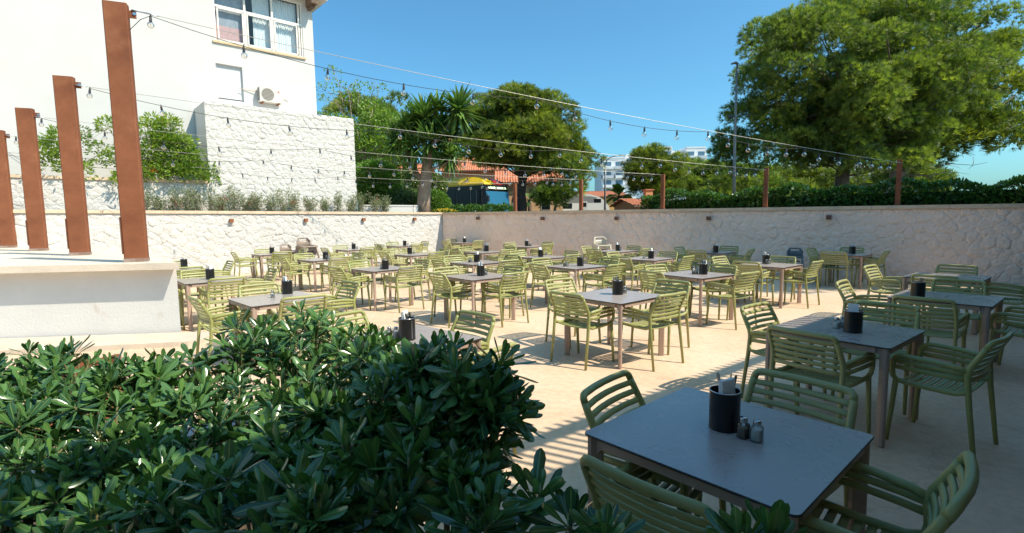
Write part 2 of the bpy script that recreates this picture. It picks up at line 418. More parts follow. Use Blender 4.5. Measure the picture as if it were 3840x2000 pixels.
# ------------------------------------------------------------------ tower block and retaining wall
t_ = thing('stone_block', 'tall white stone-clad block standing before the white house', 'wall', lpt(5.9, 1.8, 1.9)); off3 = t_.location.copy()
m = MB(); slopebox(m, rel(lpt, off3), 3.35, 8.45, 1.0, 2.48, lambda t: 1.85, lambda t: 5.62); m.build('wall_core', mat('rough_render', (.72, .685, .64), .85, var=.06, vscale=2, bump=.9, bscale=14), t_)
def frT(u, v, w): return lpt(3.35+u, 1.0-w, 1.86+v)-off3
clad(t_, frT, 5.1, 3.78, 3.78, .27, .18, 21, WHITE, .016, 300, flip=True)
t_ = thing('retaining_wall', 'white retaining wall below the climbing plant, beside the stone block', 'wall', lpt(11, 1.2, 1.9)); off4 = t_.location.copy()
m = MB(); slopebox(m, rel(lpt, off4), 8.46, 17, 1.0, 1.3, lambda t: 1.85, lambda t: 2.97); m.build('wall_core', JOINT, t_)
m = MB(); slopebox(m, rel(lpt, off4), 8.50, 17, .95, 1.32, lambda t: 2.972, lambda t: 3.06); m.build('coping_stone', COPE, t_)
def frW(u, v, w): return lpt(8.47+u, 1.0-w, 1.86+v)-off4
clad(t_, frW, 8.4, 1.1, 1.1, .28, .19, 31, WHITE, .015, 300, flip=True)
t_ = thing('low_wall', 'low white rendered kerb wall right of the stone block', 'wall', lpt(1.9, .6, 1.88))
m = MB(); pts = [lpt(t, .95-.0*t, 1.85)-t_.location for t in np.linspace(3.3, .9, 9)]+[lpt(.62, 1.05, 1.85)-t_.location, lpt(.5, 1.35, 1.85)-t_.location]
for z0, z1, w in ((0, .40, .09), (.40, .46, .11)):
    for i in range(len(pts)-1):
        a, b = pts[i], pts[i+1]; d = (b-a).normalized(); n_ = Vector((-d.y, d.x, 0))*w
        m.add([a+n_+Vector((0, 0, z0)), b+n_+Vector((0, 0, z0)), b-n_+Vector((0, 0, z0)), a-n_+Vector((0, 0, z0)), a+n_+Vector((0, 0, z1)), b+n_+Vector((0, 0, z1)), b-n_+Vector((0, 0, z1)), a-n_+Vector((0, 0, z1))],
              [(0, 1, 2, 3), (7, 6, 5, 4), (0, 4, 5, 1), (2, 6, 7, 3), (1, 5, 6, 2), (0, 3, 7, 4)])
m.build('wall_core', STUCCO, t_)

# ------------------------------------------------------------------ podium with slab (left)
POD = [Vector((-5.03, 7.62)), Vector((-5.03-.72*16, 7.62+.69*16)), Vector((-24, 12)), Vector((-17, 6.2))]
t_ = thing('raised_podium', 'white rendered podium with stone slab top carrying the big rusty post', 'podium', (-8, 8, 0))
m = MB(); m.prism([(p.x+8, p.y-8) for p in reversed(POD)][::-1], -.02, 1.03); m.build('podium_wall', mat('flaking_stucco', (.66, .65, .625), .85, var=.03, vscale=2, bump=.2, bscale=30, stain=((.52, .45, .37), 3.5, .64, .74, .8)), t_)
SL = [Vector((-4.86, 7.43)), Vector((-4.86-.72*16, 7.43+.69*16)), Vector((-24.3, 12.1)), Vector((-17.2, 5.95))]
m = MB(); m.prism([(p.x+8, p.y-8) for p in SL], 1.032, 1.13); m.build('stone_slab', mat('limestone_slab', (.70, .60, .48), .7, var=.1, vscale=2, bump=.25, bscale=25), t_)
t_ = thing('concrete_step', 'low beige step at the foot of the white podium', 'step', (-6, 7.1, 0))
m = MB(); m.prism([(1.55, .50), (-3.5, .0), (-3.3, -.95), (1.5, -.15), (1.62, -.05)][::-1], 0, .07); m.build('step_slab', mat('step_concrete', (.60, .50, .39), .8, var=.1, vscale=3, bump=.25, bscale=30), t_)
m = MB(); p = ground(655, 1232); q = ground(668, 1258); m.sweep([(p.x, p.y, .22), ((p.x+q.x)/2, (p.y+q.y)/2, .12), (q.x, q.y, .012)], .02, n=8)
tag(m.build('grey_pipe', mat('grey_pvc', (.33, .33, .34), .5)), 'short grey pipe sticking out at the podium foot', 'pipe')

# big rusty post with plate and bracket, and the further ones along the podium
PU = Vector((-.9504, -.3111)).normalized()          # all light strings run this way
RPOS = [Vector((.06, 19.69)), Vector((2.37, 17.99)), Vector((4.73, 16.26)), Vector((7.13, 14.49)), Vector((9.56, 12.72))]
LH = [3.86, 3.96, 4.10, 4.26, 4.80]                 # height of each string's left anchor
LLEN = 15.97
def hero_post(pos, top, label, big=True):
    t = thing('rusty_post', label, 'post', (pos.x, pos.y, 1.131), R_(24), None)
    m = MB(); H = top-1.131; w, d = (.145, .075)
    m.prism([(-w+.012, -d), (w-.012, -d), (w, -d+.012), (w, d-.012), (w-.012, d), (-w+.012, d), (-w, d-.012), (-w, -d+.012)], .055, H); m.build('shaft', RUST, t)
    m = MB(); m.box((0, 0, .0285), (2*w+.012, 2*d+.012, .055)); m.build('bare_steel_foot', mat('worn_steel', (.40, .33, .29), .55, metal=.3, col2=(.25, .15, .11), vscale=7, bump=.1), t)
    m = MB(); m.box((-w-.006, -.03, .40), (.012, .12, .55)); m.build('cable_cover', RUSTD, t)
    m = MB(); m.box((w+.045, 0, H-.13), (.10, .012, .11)); m.build('bracket', RUST, t)
    m = MB(); m.sweep([(w+.075, -.02, H-.12), (w+.075, .02, H-.12)], .022, n=10); m.build('bolt', mat('steel', (.55, .55, .56), .3, metal=1), t)
    return t
hero_post(Vector((-5.68, 7.72)), 4.88, 'tall flat rusty steel post standing on the white podium slab')
for i, w in ((3, 'nearest'), (2, 'middle'), (1, 'farthest')):
    p = RPOS[i]-(-PU)*0+PU*LLEN
    hero_post(p, LH[i]+.1, 'rusty steel post farther along the podium, %s of the three behind' % w)

# ------------------------------------------------------------------ the white house
HK = 2.5; HP = Vector((lpt(0, HK, 0).x, lpt(0, HK, 0).y))
hh = thing('white_house', 'white rendered house with a wide corner window and an air conditioner', 'house', lpt(9, HK, 1.9)); offh = hh.location.copy()
def hf(t, z, w=0): return lpt(t, HK-w, z)-offh           # w = out of the face
def holes_wall(mb, u0, u1, z0, z1, holes, depth):
    us = sorted({u0, u1, *[h[0] for h in holes], *[h[1] for h in holes]}); zs = sorted({z0, z1, *[h[2] for h in holes], *[h[3] for h in holes]})
    for a, b in zip(us, us[1:]):
        for c, d in zip(zs, zs[1:]):
            cu, cz = (a+b)/2, (c+d)/2
            if any(h[0] < cu < h[1] and h[2] < cz < h[3] for h in holes): continue
            mb.add([hf(a, c), hf(b, c), hf(b, d), hf(a, d)], [(0, 1, 2, 3)])
    for a, b, c, d in holes:
        mb.add([hf(a, c), hf(b, c), hf(b, d), hf(a, d), hf(a, c, -depth), hf(b, c, -depth), hf(b, d, -depth), hf(a, d, -depth)], [(0, 4, 5, 1), (1, 5, 6, 2), (2, 6, 7, 3), (3, 7, 4, 0)])
w1, zb1 = hit(806, 140, HP, LD); w0, zb0 = hit(1140, 224, HP, LD); zb = (zb1+zb0)/2-.02; zt = hit(1137, 14, HP, LD)[1]
s1, szt = hit(808, 236, HP, LD); s0, szb = hit(916, 384, HP, LD); HE = hit(1178, 210, HP, LD)[0]
HTOP = zt+.14
m = MB(); holes_wall(m, HE, 22, 1.8, HTOP, [(w0, w1, zb, zt), (s0, s1, szb, szt)], .16)
q = [lpt(HE, HK, 1.8), lpt(HE, HK+8, 1.8), lpt(HE, HK+8, HTOP), lpt(HE, HK, HTOP)]; m.add([p-offh for p in q], [(0, 1, 2, 3)])
q = [lpt(22, HK, 1.8), lpt(22, HK+8, 1.8), lpt(22, HK+8, HTOP), lpt(22, HK, HTOP)]; m.add([p-offh for p in q], [(3, 2, 1, 0)])
q = [lpt(HE, HK+8, 1.8), lpt(22, HK+8, 1.8), lpt(22, HK+8, HTOP), lpt(HE, HK+8, HTOP)]; m.add([p-offh for p in q], [(0, 1, 2, 3)])
m.build('wall', STUCCO, hh)
def hbox(mb, t0, t1, z0, z1, w0_, w1_): 
    v = [hf(t, z, w) for t in (t0, t1) for z in (z0, z1) for w in (w0_, w1_)]
    mb.add(v, [(0, 1, 3, 2), (4, 6, 7, 5), (0, 4, 5, 1), (2, 3, 7, 6), (0, 2, 6, 4), (1, 5, 7, 3)])
m = MB(); hbox(m, HE-.42, 22.3, HTOP, HTOP+.16, -8.4, .55); rf = m.build('roof_eave', mat('eave_white', (.74, .71, .66), .8, var=.05), hh)
m = MB(); tt = [HE-.5, 22.4]
v = [hf(tt[0], HTOP+.162, .6), hf(tt[1], HTOP+.162, .6), hf(tt[1], HTOP+1.9, -4), hf(tt[0], HTOP+1.9, -4), hf(tt[1], HTOP+.162, -8.6), hf(tt[0], HTOP+.162, -8.6)]
m.add(v, [(0, 1, 2, 3), (3, 2, 4, 5), (0, 3, 5), (1, 4, 2)]); m.build('roof', mat('terracotta', (.42, .15, .075), .8, var=.25, vscale=6, bump=.3, bscale=12), hh)
WOOD = mat('weathered_wood', (.10, .06, .04), .75, col2=(.20, .13, .09), vscale=5, bump=.3, bscale=30)
for tb, wo in ((HE+.12, .62), (10.1, .6), (13, .6)):
    m = MB(); hbox(m, tb-.12, tb+.12, HTOP-.26, HTOP-.002, -.2, wo); hbox(m, tb-.07, tb+.07, HTOP-.36, HTOP-.262, -.2, wo-.2); m.build('roof_bracket', WOOD, hh)
# wide window: frame, three lights, three transoms, sill, curtains
FR = mat('cream_window_frame', (.74, .70, .63), .5)
win = MB(); W = w1-w0; fw = .055
zt2 = zb+1.22
for t0 in (w0, w0+W*.03, w1-fw): hbox(win, t0, t0+fw, zb, zt, -.10, -.03)
bays = [(w0+.14, w0+.14+(W-.2)*.335), (w0+.14+(W-.2)*.335, w0+.14+(W-.2)*.665), (w0+.14+(W-.2)*.665, w1-fw)]
for b in bays[1:]: hbox(win, b[0]-.035, b[0]+.035, zb, zt, -.10, -.028)
hbox(win, w0, w1, zb, zb+.05, -.102, -.026); hbox(win, w0, w1, zt-.05, zt, -.102, -.026); hbox(win, w0, w1, zt2-.035, zt2+.035, -.102, -.025)
wo = win.build('window', FR, hh)
GL = mat('window_glass', (.10, .13, .15), .03, spec=1.0); 
GLASS = glassmat('clear_pane', (.84, .89, .91), .8)
for b in bays:
    m = MB(); a0, a1 = b[0]+.05, b[1]-.05
    for (t0, t1, z0, z1) in ((a0, a0+.05, zb+.05, zt2-.035), (a1-.05, a1, zb+.05, zt2-.035), (a0, a1, zb+.05, zb+.10), (a0, a1, zt2-.085, zt2-.035)): hbox(m, t0, t1, z0, z1, -.085, -.015)
    m.build('casement', FR, wo)
    m = MB(); m.add([hf(a0+.04, zb+.09, -.05), hf(a1-.04, zb+.09, -.05), hf(a1-.04, zt2-.08, -.05), hf(a0+.04, zt2-.08, -.05)], [(0, 1, 2, 3)]); m.build('pane', GLASS, wo)
    m = MB(); m.add([hf(b[0]+.03, zt2+.03, -.06), hf(b[1]-.03, zt2+.03, -.06), hf(b[1]-.03, zt-.04, -.06), hf(b[0]+.03, zt-.04, -.06)], [(0, 1, 2, 3)]); m.build('transom_pane', GLASS, wo)
m = MB(); hbox(m, w0-.06, w1+.08, zb-.07, zb-.002, -.12, .06); m.build('sill', mat('ochre_sill', (.55, .42, .25), .7, var=.1), wo)
m = MB(); N = 60; v = []
CUR = mat('curtain_cloth', (.80, .83, .84), .9); 
def curtain(t0, t1, amp, nm, mt, w=-.28):
    m = MB(); N = 50; v = []
    for i in range(N+1):
        t = t0+(t1-t0)*i/N; ww = w-amp*math.sin(i*1.35)-amp*.4*math.sin(i*.5+1); v += [hf(t, zb+.02, ww), hf(t, zt-.02, ww)]
    m.add(v, [(2*i, 2*i+2, 2*i+3, 2*i+1) for i in range(N)]); m.build(nm, mt, wo, smooth=True)
curtain(bays[0][0], bays[0][1]-.05, .022, 'curtain', CUR); curtain(bays[1][0]+.02, bays[1][0]+.62, .022, 'curtain', CUR)
m = MB(); m.add([hf(bays[2][0], zb+.02, -.2), hf(bays[2][1], zb+.02, -.2), hf(bays[2][1], zb+.62, -.2), hf(bays[2][0], zb+.62, -.2)], [(0, 1, 2, 3)]); m.build('pink_reflection', mat('pink_reflection_paint', (.60, .36, .34), .8, var=.1), wo)  # pinkish reflection in the left light, painted as a panel behind the pane
m = MB(); m.add([hf(bays[2][0], zb+.62, -.21), hf(bays[2][1], zb+.62, -.21), hf(bays[2][1], zt, -.21), hf(bays[2][0], zt, -.21)], [(0, 1, 2, 3)]); m.build('insect_screen', mat('grey_screen', (.34, .36, .40), .8, var=.15), wo)
m = MB(); hbox(m, w0-.3, w1+.3, zb-.3, zt+.1, -2.2, -.5); m.build('room_backing', mat('dark_room', (.12, .13, .14), .9), wo)
# shuttered small window
m = MB(); N = 22
for i in range(N):
    z0 = szb+.11+(szt-szb-.11)*i/N; z1 = szb+.11+(szt-szb-.11)*(i+1)/N
    hbox(m, s0+.03, s1-.03, z0+.0006, z1-.0006, -.13, -.105)
sw = m.build('roller_shutter', mat('white_shutter', (.56, .56, .56), .6), hh)
m = MB(); hbox(m, s0, s0+.035, szb, szt, -.14, -.09); hbox(m, s1-.035, s1, szb, szt, -.14, -.09); hbox(m, s0+.035, s1-.035, szb+.07, szb+.112, -.135, -.085); hbox(m, s0+.035, s1-.035, szb, szb+.04, -.15, -.11); m.build('shutter_rail', mat('white_shutter', ()), sw)
# air conditioner
a1, az1 = hit(972, 332, HP, LD); a0, az0 = hit(1050, 398, HP, LD); azt = hit(1050, 346, HP, LD)[1]
ac = thing('air_conditioner', 'beige air conditioner unit hanging on the white house wall', 'air conditioner', lpt((a0+a1)/2, HK, az0)); offa = ac.location.copy()
def abox(mb, t0, t1, z0, z1, w0_, w1_, mi=0):
    v = [lpt(t, HK-w, z)-offa for t in (t0, t1) for z in (z0, z1) for w in (w0_, w1_)]
    mb.add(v, [(0, 1, 3, 2), (4, 6, 7, 5), (0, 4, 5, 1), (2, 3, 7, 6), (0, 2, 6, 4), (1, 5, 7, 3)], mi)
ACM = mat('aircon_casing', (.60, .56, .49), .5, var=.06, vscale=5); a1 = a0+.80; azt = az0+.55
m = MB(); abox(m, a0, a1, az0+.03, azt, .06, .34); m.build('casing', ACM, ac)
m = MB(); cz, ct = (az0+.03+azt)/2, a0+.52
for r0, r1 in ((.215, .225),):
    N = 28; v = []
    for i in range(N):
        t = 2*math.pi*i/N
        for r, w in ((r0, .344), (r1, .352)): v.append(lpt(ct+r*math.cos(t), HK-w, cz+r*math.sin(t))-offa)
    m.add(v, [(2*i, 2*i+1, (2*i+3) % (2*N), (2*i+2) % (2*N)) for i in range(N)])
for i in range(9):
    z = cz-.19+i*.0475; hw = math.sqrt(max(0, .215**2-(z-cz)**2)); abox(m, ct-hw, ct+hw, z-.006, z+.006, .344, .352)
m.build('fan_grille', mat('grille_grey', (.42, .39, .34), .5), ac)
m = MB(); N = 28; m.add([lpt(ct+.212*math.cos(2*math.pi*i/N), HK-.342, cz+.212*math.sin(2*math.pi*i/N))-offa for i in range(N)], [tuple(range(N))]); m.build('fan_recess', mat('fan_dark', (.20, .18, .155), .7), ac)
m = MB()
for i in range(9): abox(m, a1, a1+.006, az0+.08+i*.05, az0+.105+i*.05, .09, .31)
m.build('side_vent', mat('vent_dark', (.10, .075, .06), .7), ac)
m = MB(); lz, ltt = azt-.13, a0+.14; s = .022
for dx, dz in ((0, 1.75), (-1.75, -1.0), (1.75, -1.0)):
    if dx == 0: P = [(0, 0), (.9, 1.6), (0, 3.2), (-.9, 1.6)]
    elif dx < 0: P = [(0, 0), (-.95, -1.6), (-2.85, -1.6), (-1.85, 0)]
    else: P = [(0, 0), (1.85, 0), (2.85, -1.6), (.95, -1.6)]
    m.add([lpt(ltt-p[0]*s*.9, HK-.345, lz+p[1]*s*.9)-offa for p in P], [(0, 1, 2, 3)])
m.build('red_emblem', mat('red_paint', (.55, .02, .02), .5), ac)
m = MB(); abox(m, a0+.1, a0+.14, az0-.02, az0+.028, -.001, .36); abox(m, a1-.14, a1-.1, az0-.02, az0+.028, -.001, .36); m.build('mounting_bracket', mat('rusty_bracket', (.28, .11, .05), .8), ac)
m = MB(); m.sweep([lpt(a1, HK-.1, azt-.15)-offa, lpt(a1+.4, HK-.03, azt-.14)-offa, lpt(a1+.6, HK-.02, azt-.10)-offa], .012, n=6); m.sweep([lpt(a0, HK-.1, azt-.22)-offa, lpt(a0-.2, HK-.02, azt-.30)-offa, lpt(a0-.3, HK-.02, azt-.33)-offa], .008, n=6); m.build('pipe', mat('pipe_beige', (.45, .36, .28), .6), ac)

# ------------------------------------------------------------------ posts and lamps on the right wall
nm_ = ['leftmost, near the bus', 'second from the left', 'third from the left, before the pines', 'second from the right, before the hedge', 'rightmost, before the big pine']
for i, p in enumerate(RPOS):
    tpar = (p-CRN).dot(RD); z0 = rtop(tpar)+.003
    t = thing('rusty_post', 'square rusty post on the right wall, '+nm_[i], 'post', (p.x-RN.x*.16, p.y-RN.y*.16, z0), math.atan2(RD.y, RD.x), 'posts on the right wall')
    H = 3.02-z0; m = MB(); m.prism([(-.055, -.05), (.055, -.05), (.055, .05), (-.055, .05)], .012, H); m.build('shaft', RUST, t)
    m = MB(); m.box((0, 0, .006), (.17, .16, .012)); m.build('base_plate', RUSTD, t)
    m = MB(); m.box((-.062, 0, H-.05), (.012, .03, .05)); m.build('eye_plate', MATS['steel'], t)
nl = ['first from the corner', 'second from the corner', 'third from the corner', 'fourth from the corner', 'nearest on the right']
for i, (px, py) in enumerate([(1796, 819), (2038, 820), (2315, 819), (2660, 819), (3109, 816)]):
    tt, z = hit(px, py, CRN, RD); t = thing('wall_lamp', 'small rusty cube lamp on the shaded right wall, '+nl[i], 'lamp', rpt(tt, 0, z), math.atan2(RD.y, RD.x), 'lamps on the right wall')
    m = MB(); m.box((0, -.075, 0), (.115, .09, .115)); m.build('lamp_box', RUSTD, t)
    m = MB(); m.box((0, -.02, 0), (.07, .04, .07)); m.build('wall_mount', RUSTD, t)
    m = MB(); m.box((0, -.075, -.0585), (.09, .07, .004)); m.build('lens', mat('lamp_lens', (.5, .5, .48), .3), t)
nl = ['leftmost', 'second from the left', 'third from the left', 'nearest the corner']
for i, (px, py) in enumerate([(866, 828), (1145, 826), (1361, 824), (1552, 822)]):
    tt, z = hit(px, py, CRN, LD); t = thing('wall_lamp', 'small rusty cube lamp on the sunlit left wall, '+nl[i], 'lamp', lpt(tt, 0, z), math.atan2(-LD.y, -LD.x), 'lamps on the left wall')
    m = MB(); m.box((0, -.075, 0), (.115, .09, .115)); m.build('lamp_box', RUST, t)
    m = MB(); m.box((0, -.02, 0), (.07, .04, .07)); m.build('wall_mount', RUSTD, t)
    m = MB(); m.box((0, -.075, -.0585), (.09, .07, .004)); m.build('lens', MATS['lamp_lens'], t)
# drain channel in the floor
a, b = ground(668, 1222), ground(1615, 1113); d = (b-a).normalized(); n_ = Vector((-d.y, d.x, 0))
t_ = thing('drain_channel', 'narrow steel drain grate running across the floor behind the left tables', 'drain', a)
m = MB(); L = (b-a).length
m.add([n_*-.05, d*L+n_*-.05, d*L+n_*.05, n_*.05], [(0, 1, 2, 3)]); [v for v in m.v]
m.v = [(v[0], v[1], .004) for v in m.v]; m.build('grate', mat('drain_grey', (.20, .20, .20), .5, metal=.4, var=.3, vscale=30), t_)

# ================================================================== FURNITURE
GREENS = [mat('olive_resin', (.305, .31, .112), .42, var=.10, vscale=3, bump=.03, bscale=200, stain=((.40, .37, .22), 6, .60, .78, .35)),
          mat('olive_resin_faded', (.33, .325, .13), .5, var=.10, vscale=3, bump=.03, bscale=200, stain=((.42, .39, .26), 5, .56, .76, .4)),
          mat('olive_resin_fresh', (.285, .295, .10), .38, var=.08, vscale=3, bump=.03, bscale=200)]
GREEN = GREENS[0]
TOP = mat('taupe_laminate', (.37, .32, .295), .28, var=.03, vscale=5, bump=.02, bscale=300, spec=.8, rvar=.05)
EDGE = mat('laminate_edge', (.035, .03, .028), .4)
LEG = mat('taupe_leg', (.38, .27, .215), .5, var=.06, vscale=5)
def chair_parts(GREEN):
    P = []
    def py(z):          # y of the rear post at height z
        pts = [(0, -.268), (.42, -.215), (.59, -.200), (.64, -.213), (.815, -.305)]
        for (z0, y0), (z1, y1) in zip(pts, pts[1:]):
            if z <= z1: return y0+(y1-y0)*(z-z0)/(z1-z0)
        return pts[-1][1]
    for s in (-1, 1):
        m = MB(); m.sweep([(s*.264, -.268, 0), (s*.258, -.215, .42), (s*.256, -.201, .58), (s*.255, -.204, .61), (s*.253, -.215, .645), (s*.247, -.272, .752), (s*.243, -.288, .783)], [.0145, .0180, .0195, .0200, .0195, .0185, .0185], n=8); P.append(('rear_post', m.mesh('rear_post', GREEN, True)))
    m = MB(); m.sweep([(-.2432, -.2875, .782), (-.240, -.298, .803), (-.228, -.305, .815), (-.205, -.309, .819), (-.1, -.322, .819), (0, -.326, .819), (.1, -.322, .819), (.205, -.309, .819), (.228, -.305, .815), (.240, -.298, .803), (.2432, -.2875, .782)], .0187, n=8, up=(0, 1, .2)); P.append(('top_rail', m.mesh('top_rail', GREEN, True)))
    for z in (.765, .722, .679, .634, .590, .548):
        y0 = py(z); lean = Vector((0, py(z+.01)-py(z-.01), .02)).normalized(); w = .252 if z < .65 else .250-.05*(z-.65)
        m = MB(); xs = [-1, -.8, -.45, 0, .45, .8, 1]
        m.sweep([(x*w, y0-.030*(1-x*x), z) for x in xs], .0160, .0088, up=lean, n=8, sq=.7); P.append(('back_slat', m.mesh('back_slat', GREEN, True)))
    for s in (-1, 1):
        m = MB(); m.sweep([(s*.256, -.203, .606), (s*.268, -.15, .626), (s*.280, -.02, .640), (s*.286, .12, .645), (s*.286, .175, .642), (s*.284, .208, .625), (s*.281, .220, .595), (s*.276, .224, .53), (s*.270, .220, .488), (s*.262, .202, .463), (s*.255, .16, .452), (s*.251, .0, .444), (s*.252, -.14, .444), (s*.256, -.195, .462), (s*.257, -.206, .50)], .0178, n=8, up=(s, 0, 0)); P.append(('armrest', m.mesh('armrest', GREEN, True)))
        for z in (.590, .548):
            m = MB(); m.sweep([(s*.256, -.202, z), (s*.270, -.12, z+.006), (s*.281, .02, z+.012), (s*.281, .221, z+.014)], .0160, .0085, up=(0, 0, 1), n=8, sq=.7); P.append(('side_slat', m.mesh('side_slat', GREEN, True)))
        m = MB(); m.sweep([(s*.262, .204, .462), (s*.266, .220, .25), (s*.270, .240, 0)], [.0195, .0178, .0142], n=8); P.append(('front_leg', m.mesh('front_leg', GREEN, True)))
    for k in range(9):
        y = -.175+k*.047; z = .449-.020*math.sin(math.pi*min(1, (k+.5)/8.2))+(-.006 if k == 8 else 0); tilt = Vector((0, 1, [-.22, -.16, -.1, -.05, 0, .05, .09, .08, -.25][k])).normalized()
        m = MB(); xs = [-1, -.75, -.4, 0, .4, .75, 1]
        m.sweep([(x*.25, y, z-.016*(1-x*x)+.002) for x in xs], .0172, .0062, up=tilt, n=8, sq=.6); P.append(('seat_slat', m.mesh('seat_slat', GREEN, True)))
    return P
CHS = [chair_parts(g) for g in GREENS]
def rrect(h, r, n=4):
    out = []
    for cx, cy, a0 in ((h-r, h-r, 0), (-h+r, h-r, 90), (-h+r, -h+r, 180), (h-r, -h+r, 270)):
        for k in range(n+1):
            a = R_(a0+90*k/n); out.append((cx+r*math.cos(a), cy+r*math.sin(a)))
    return out
def table_parts():
    P = []; S = .9; hs = S/2
    m = MB(); a = rrect(hs-.0025, .028); b = rrect(hs, .030); n = len(a)
    v = [(x, y, .7395) for x, y in a]+[(x, y, .742) for x, y in b]+[(x, y, .7475) for x, y in b]+[(x, y, .750) for x, y in a]
    m.add(v, [tuple(range(n-1, -1, -1))]+[(r*n+k, r*n+(k+1) % n, (r+1)*n+(k+1) % n, (r+1)*n+k) for r in range(3) for k in range(n)], 1); m.f.append(tuple(3*n+k for k in range(n))); m.mi.append(0)
    P.append(('tabletop', m.mesh('tabletop', [TOP, EDGE]), None))
    for k in range(4):
        rot = Matrix.Rotation(k*math.pi/2, 3, 'Z'); m = MB(); m.box(rot @ Vector((0, hs-.030, .7165)), (S-.19, .028, .043), rot); P.append(('apron', m.mesh('apron', LEG), None))
    for k in range(4):
        rot = Matrix.Rotation(k*math.pi/2+math.pi/4, 3, 'Z'); dd = hs*math.sqrt(2)-.060; m = MB()
        # radial plate, chamfered
        c = Vector((dd, 0, 0)); pr = [(-.034, -.014), (-.028, -.02), (.022, -.02), (.034, -.008), (.034, .008), (.022, .02), (-.028, .02), (-.034, .014)]
        m.prism([(p[0], p[1]) for p in pr], .004, .7385, frame=lambda u, v, w: rot @ Vector((dd+u, v, w)))
        # curved brackets into both aprons
        for s in (-1, 1):
            arm = Matrix.Rotation(s*R_(135), 3, 'Z'); Q = []
            for q in range(6):
                a = math.pi/2*q/5; Q.append((.055*(1-math.sin(a))-.0, .043+.055*(1-math.cos(a))))     # (along, drop)
            poly = [(.0, .0), (.085, .0), (.085, .043)]+[(x+.014, d) for x, d in Q]+[(0, .100)]
            base = Vector((dd-.004, 0, 0))
            m.prism(poly, -.014, .014, frame=lambda u, v, w, arm=arm: rot @ (base+arm @ Vector((u, w, 0))+Vector((0, 0, .7380-v))))
        P.append(('leg', m.mesh('leg', LEG), None))
    return P
TP = table_parts()
BLACK = mat('black_enamel', (.012, .012, .013), .28, var=.3, vscale=12, stain=((.22, .22, .21), 9, .70, .76, .8))
STEEL = MATS['steel']; CUT = mat('cutlery_steel', (.42, .41, .40), .28, metal=1, var=.1, vscale=30)
PAPER = mat('paper_napkin', (.82, .82, .80), .9, bump=.1, bscale=60)
def holder_meshes():
    m = MB(); m.lathe([(0, .003), (.0605, .003), (.0615, .0), (.0620, .006), (.0610, .012), (.0610, .152), (.0622, .160), (.0585, .160), (.0585, .012), (0, .012)], 24); body = m.mesh('canister', BLACK, True, 40)
    m = MB(); N = 24; pts = [(.0605*math.cos(2*math.pi*k/N), .0605*math.sin(2*math.pi*k/N), .1625) for k in range(N+1)]; m.sweep(pts, .0026, n=6, cap=False, up=(0, 0, 1)); rim = m.mesh('rim', STEEL, True)
    m = MB(); m.box((0, 0, .082), (.114, .0012, .135)); m.box((.0295, .029, .081), (.0012, .056, .134)); div = m.mesh('divider', STEEL)
    return body, rim, div
HB, HR, HD = holder_meshes()
def cutlery_mesh(kind):
    m = MB()
    if kind == 0: m.sweep([(0, 0, 0), (0, 0, .09), (0, .001, .15), (0, .004, .195), (0, .005, .203)], [.002, .0035, .0055, .0078, .004], [.0012, .0014, .0016, .0018, .0012], up=(1, 0, 0), n=8)
    elif kind == 1: m.sweep([(0, 0, 0), (0, 0, .10), (0, .0, .16), (0, .0, .215), (0, .0, .222)], [.0045, .0055, .007, .0085, .005], [.002, .003, .004, .0042, .003], up=(1, 0, 0), n=8)
    else:
        m.sweep([(0, 0, 0), (0, 0, .13)], .0035, .0016, up=(1, 0, 0), n=6); m.box((0, 0, .147), (.022, .003, .034))
        for k in range(4): m.box((-.0092+k*.0061, 0, .184), (.0036, .0022, .042))
    return m.mesh(['spoon_handle', 'knife_handle', 'fork'][kind], CUT, True, 40)
CU = [cutlery_mesh(k) for k in range(3)]
def napkin_mesh():
    m = MB()
    for k in range(7): m.box((random.uniform(-.0015, .0015), -.009+k*.003, .055+random.uniform(-.003, .003)), (.074, .0026, .115))
    return m.mesh('napkins', PAPER)
NAP = napkin_mesh()
JAR = glassmat('jar_glass', (.93, .95, .95), 1.0)
SALT = mat('salt', (.80, .78, .74), .9, bump=.1, bscale=200); PEPPER = mat('ground_pepper', (.20, .16, .11), .9, col2=(.34, .28, .20), vscale=400)
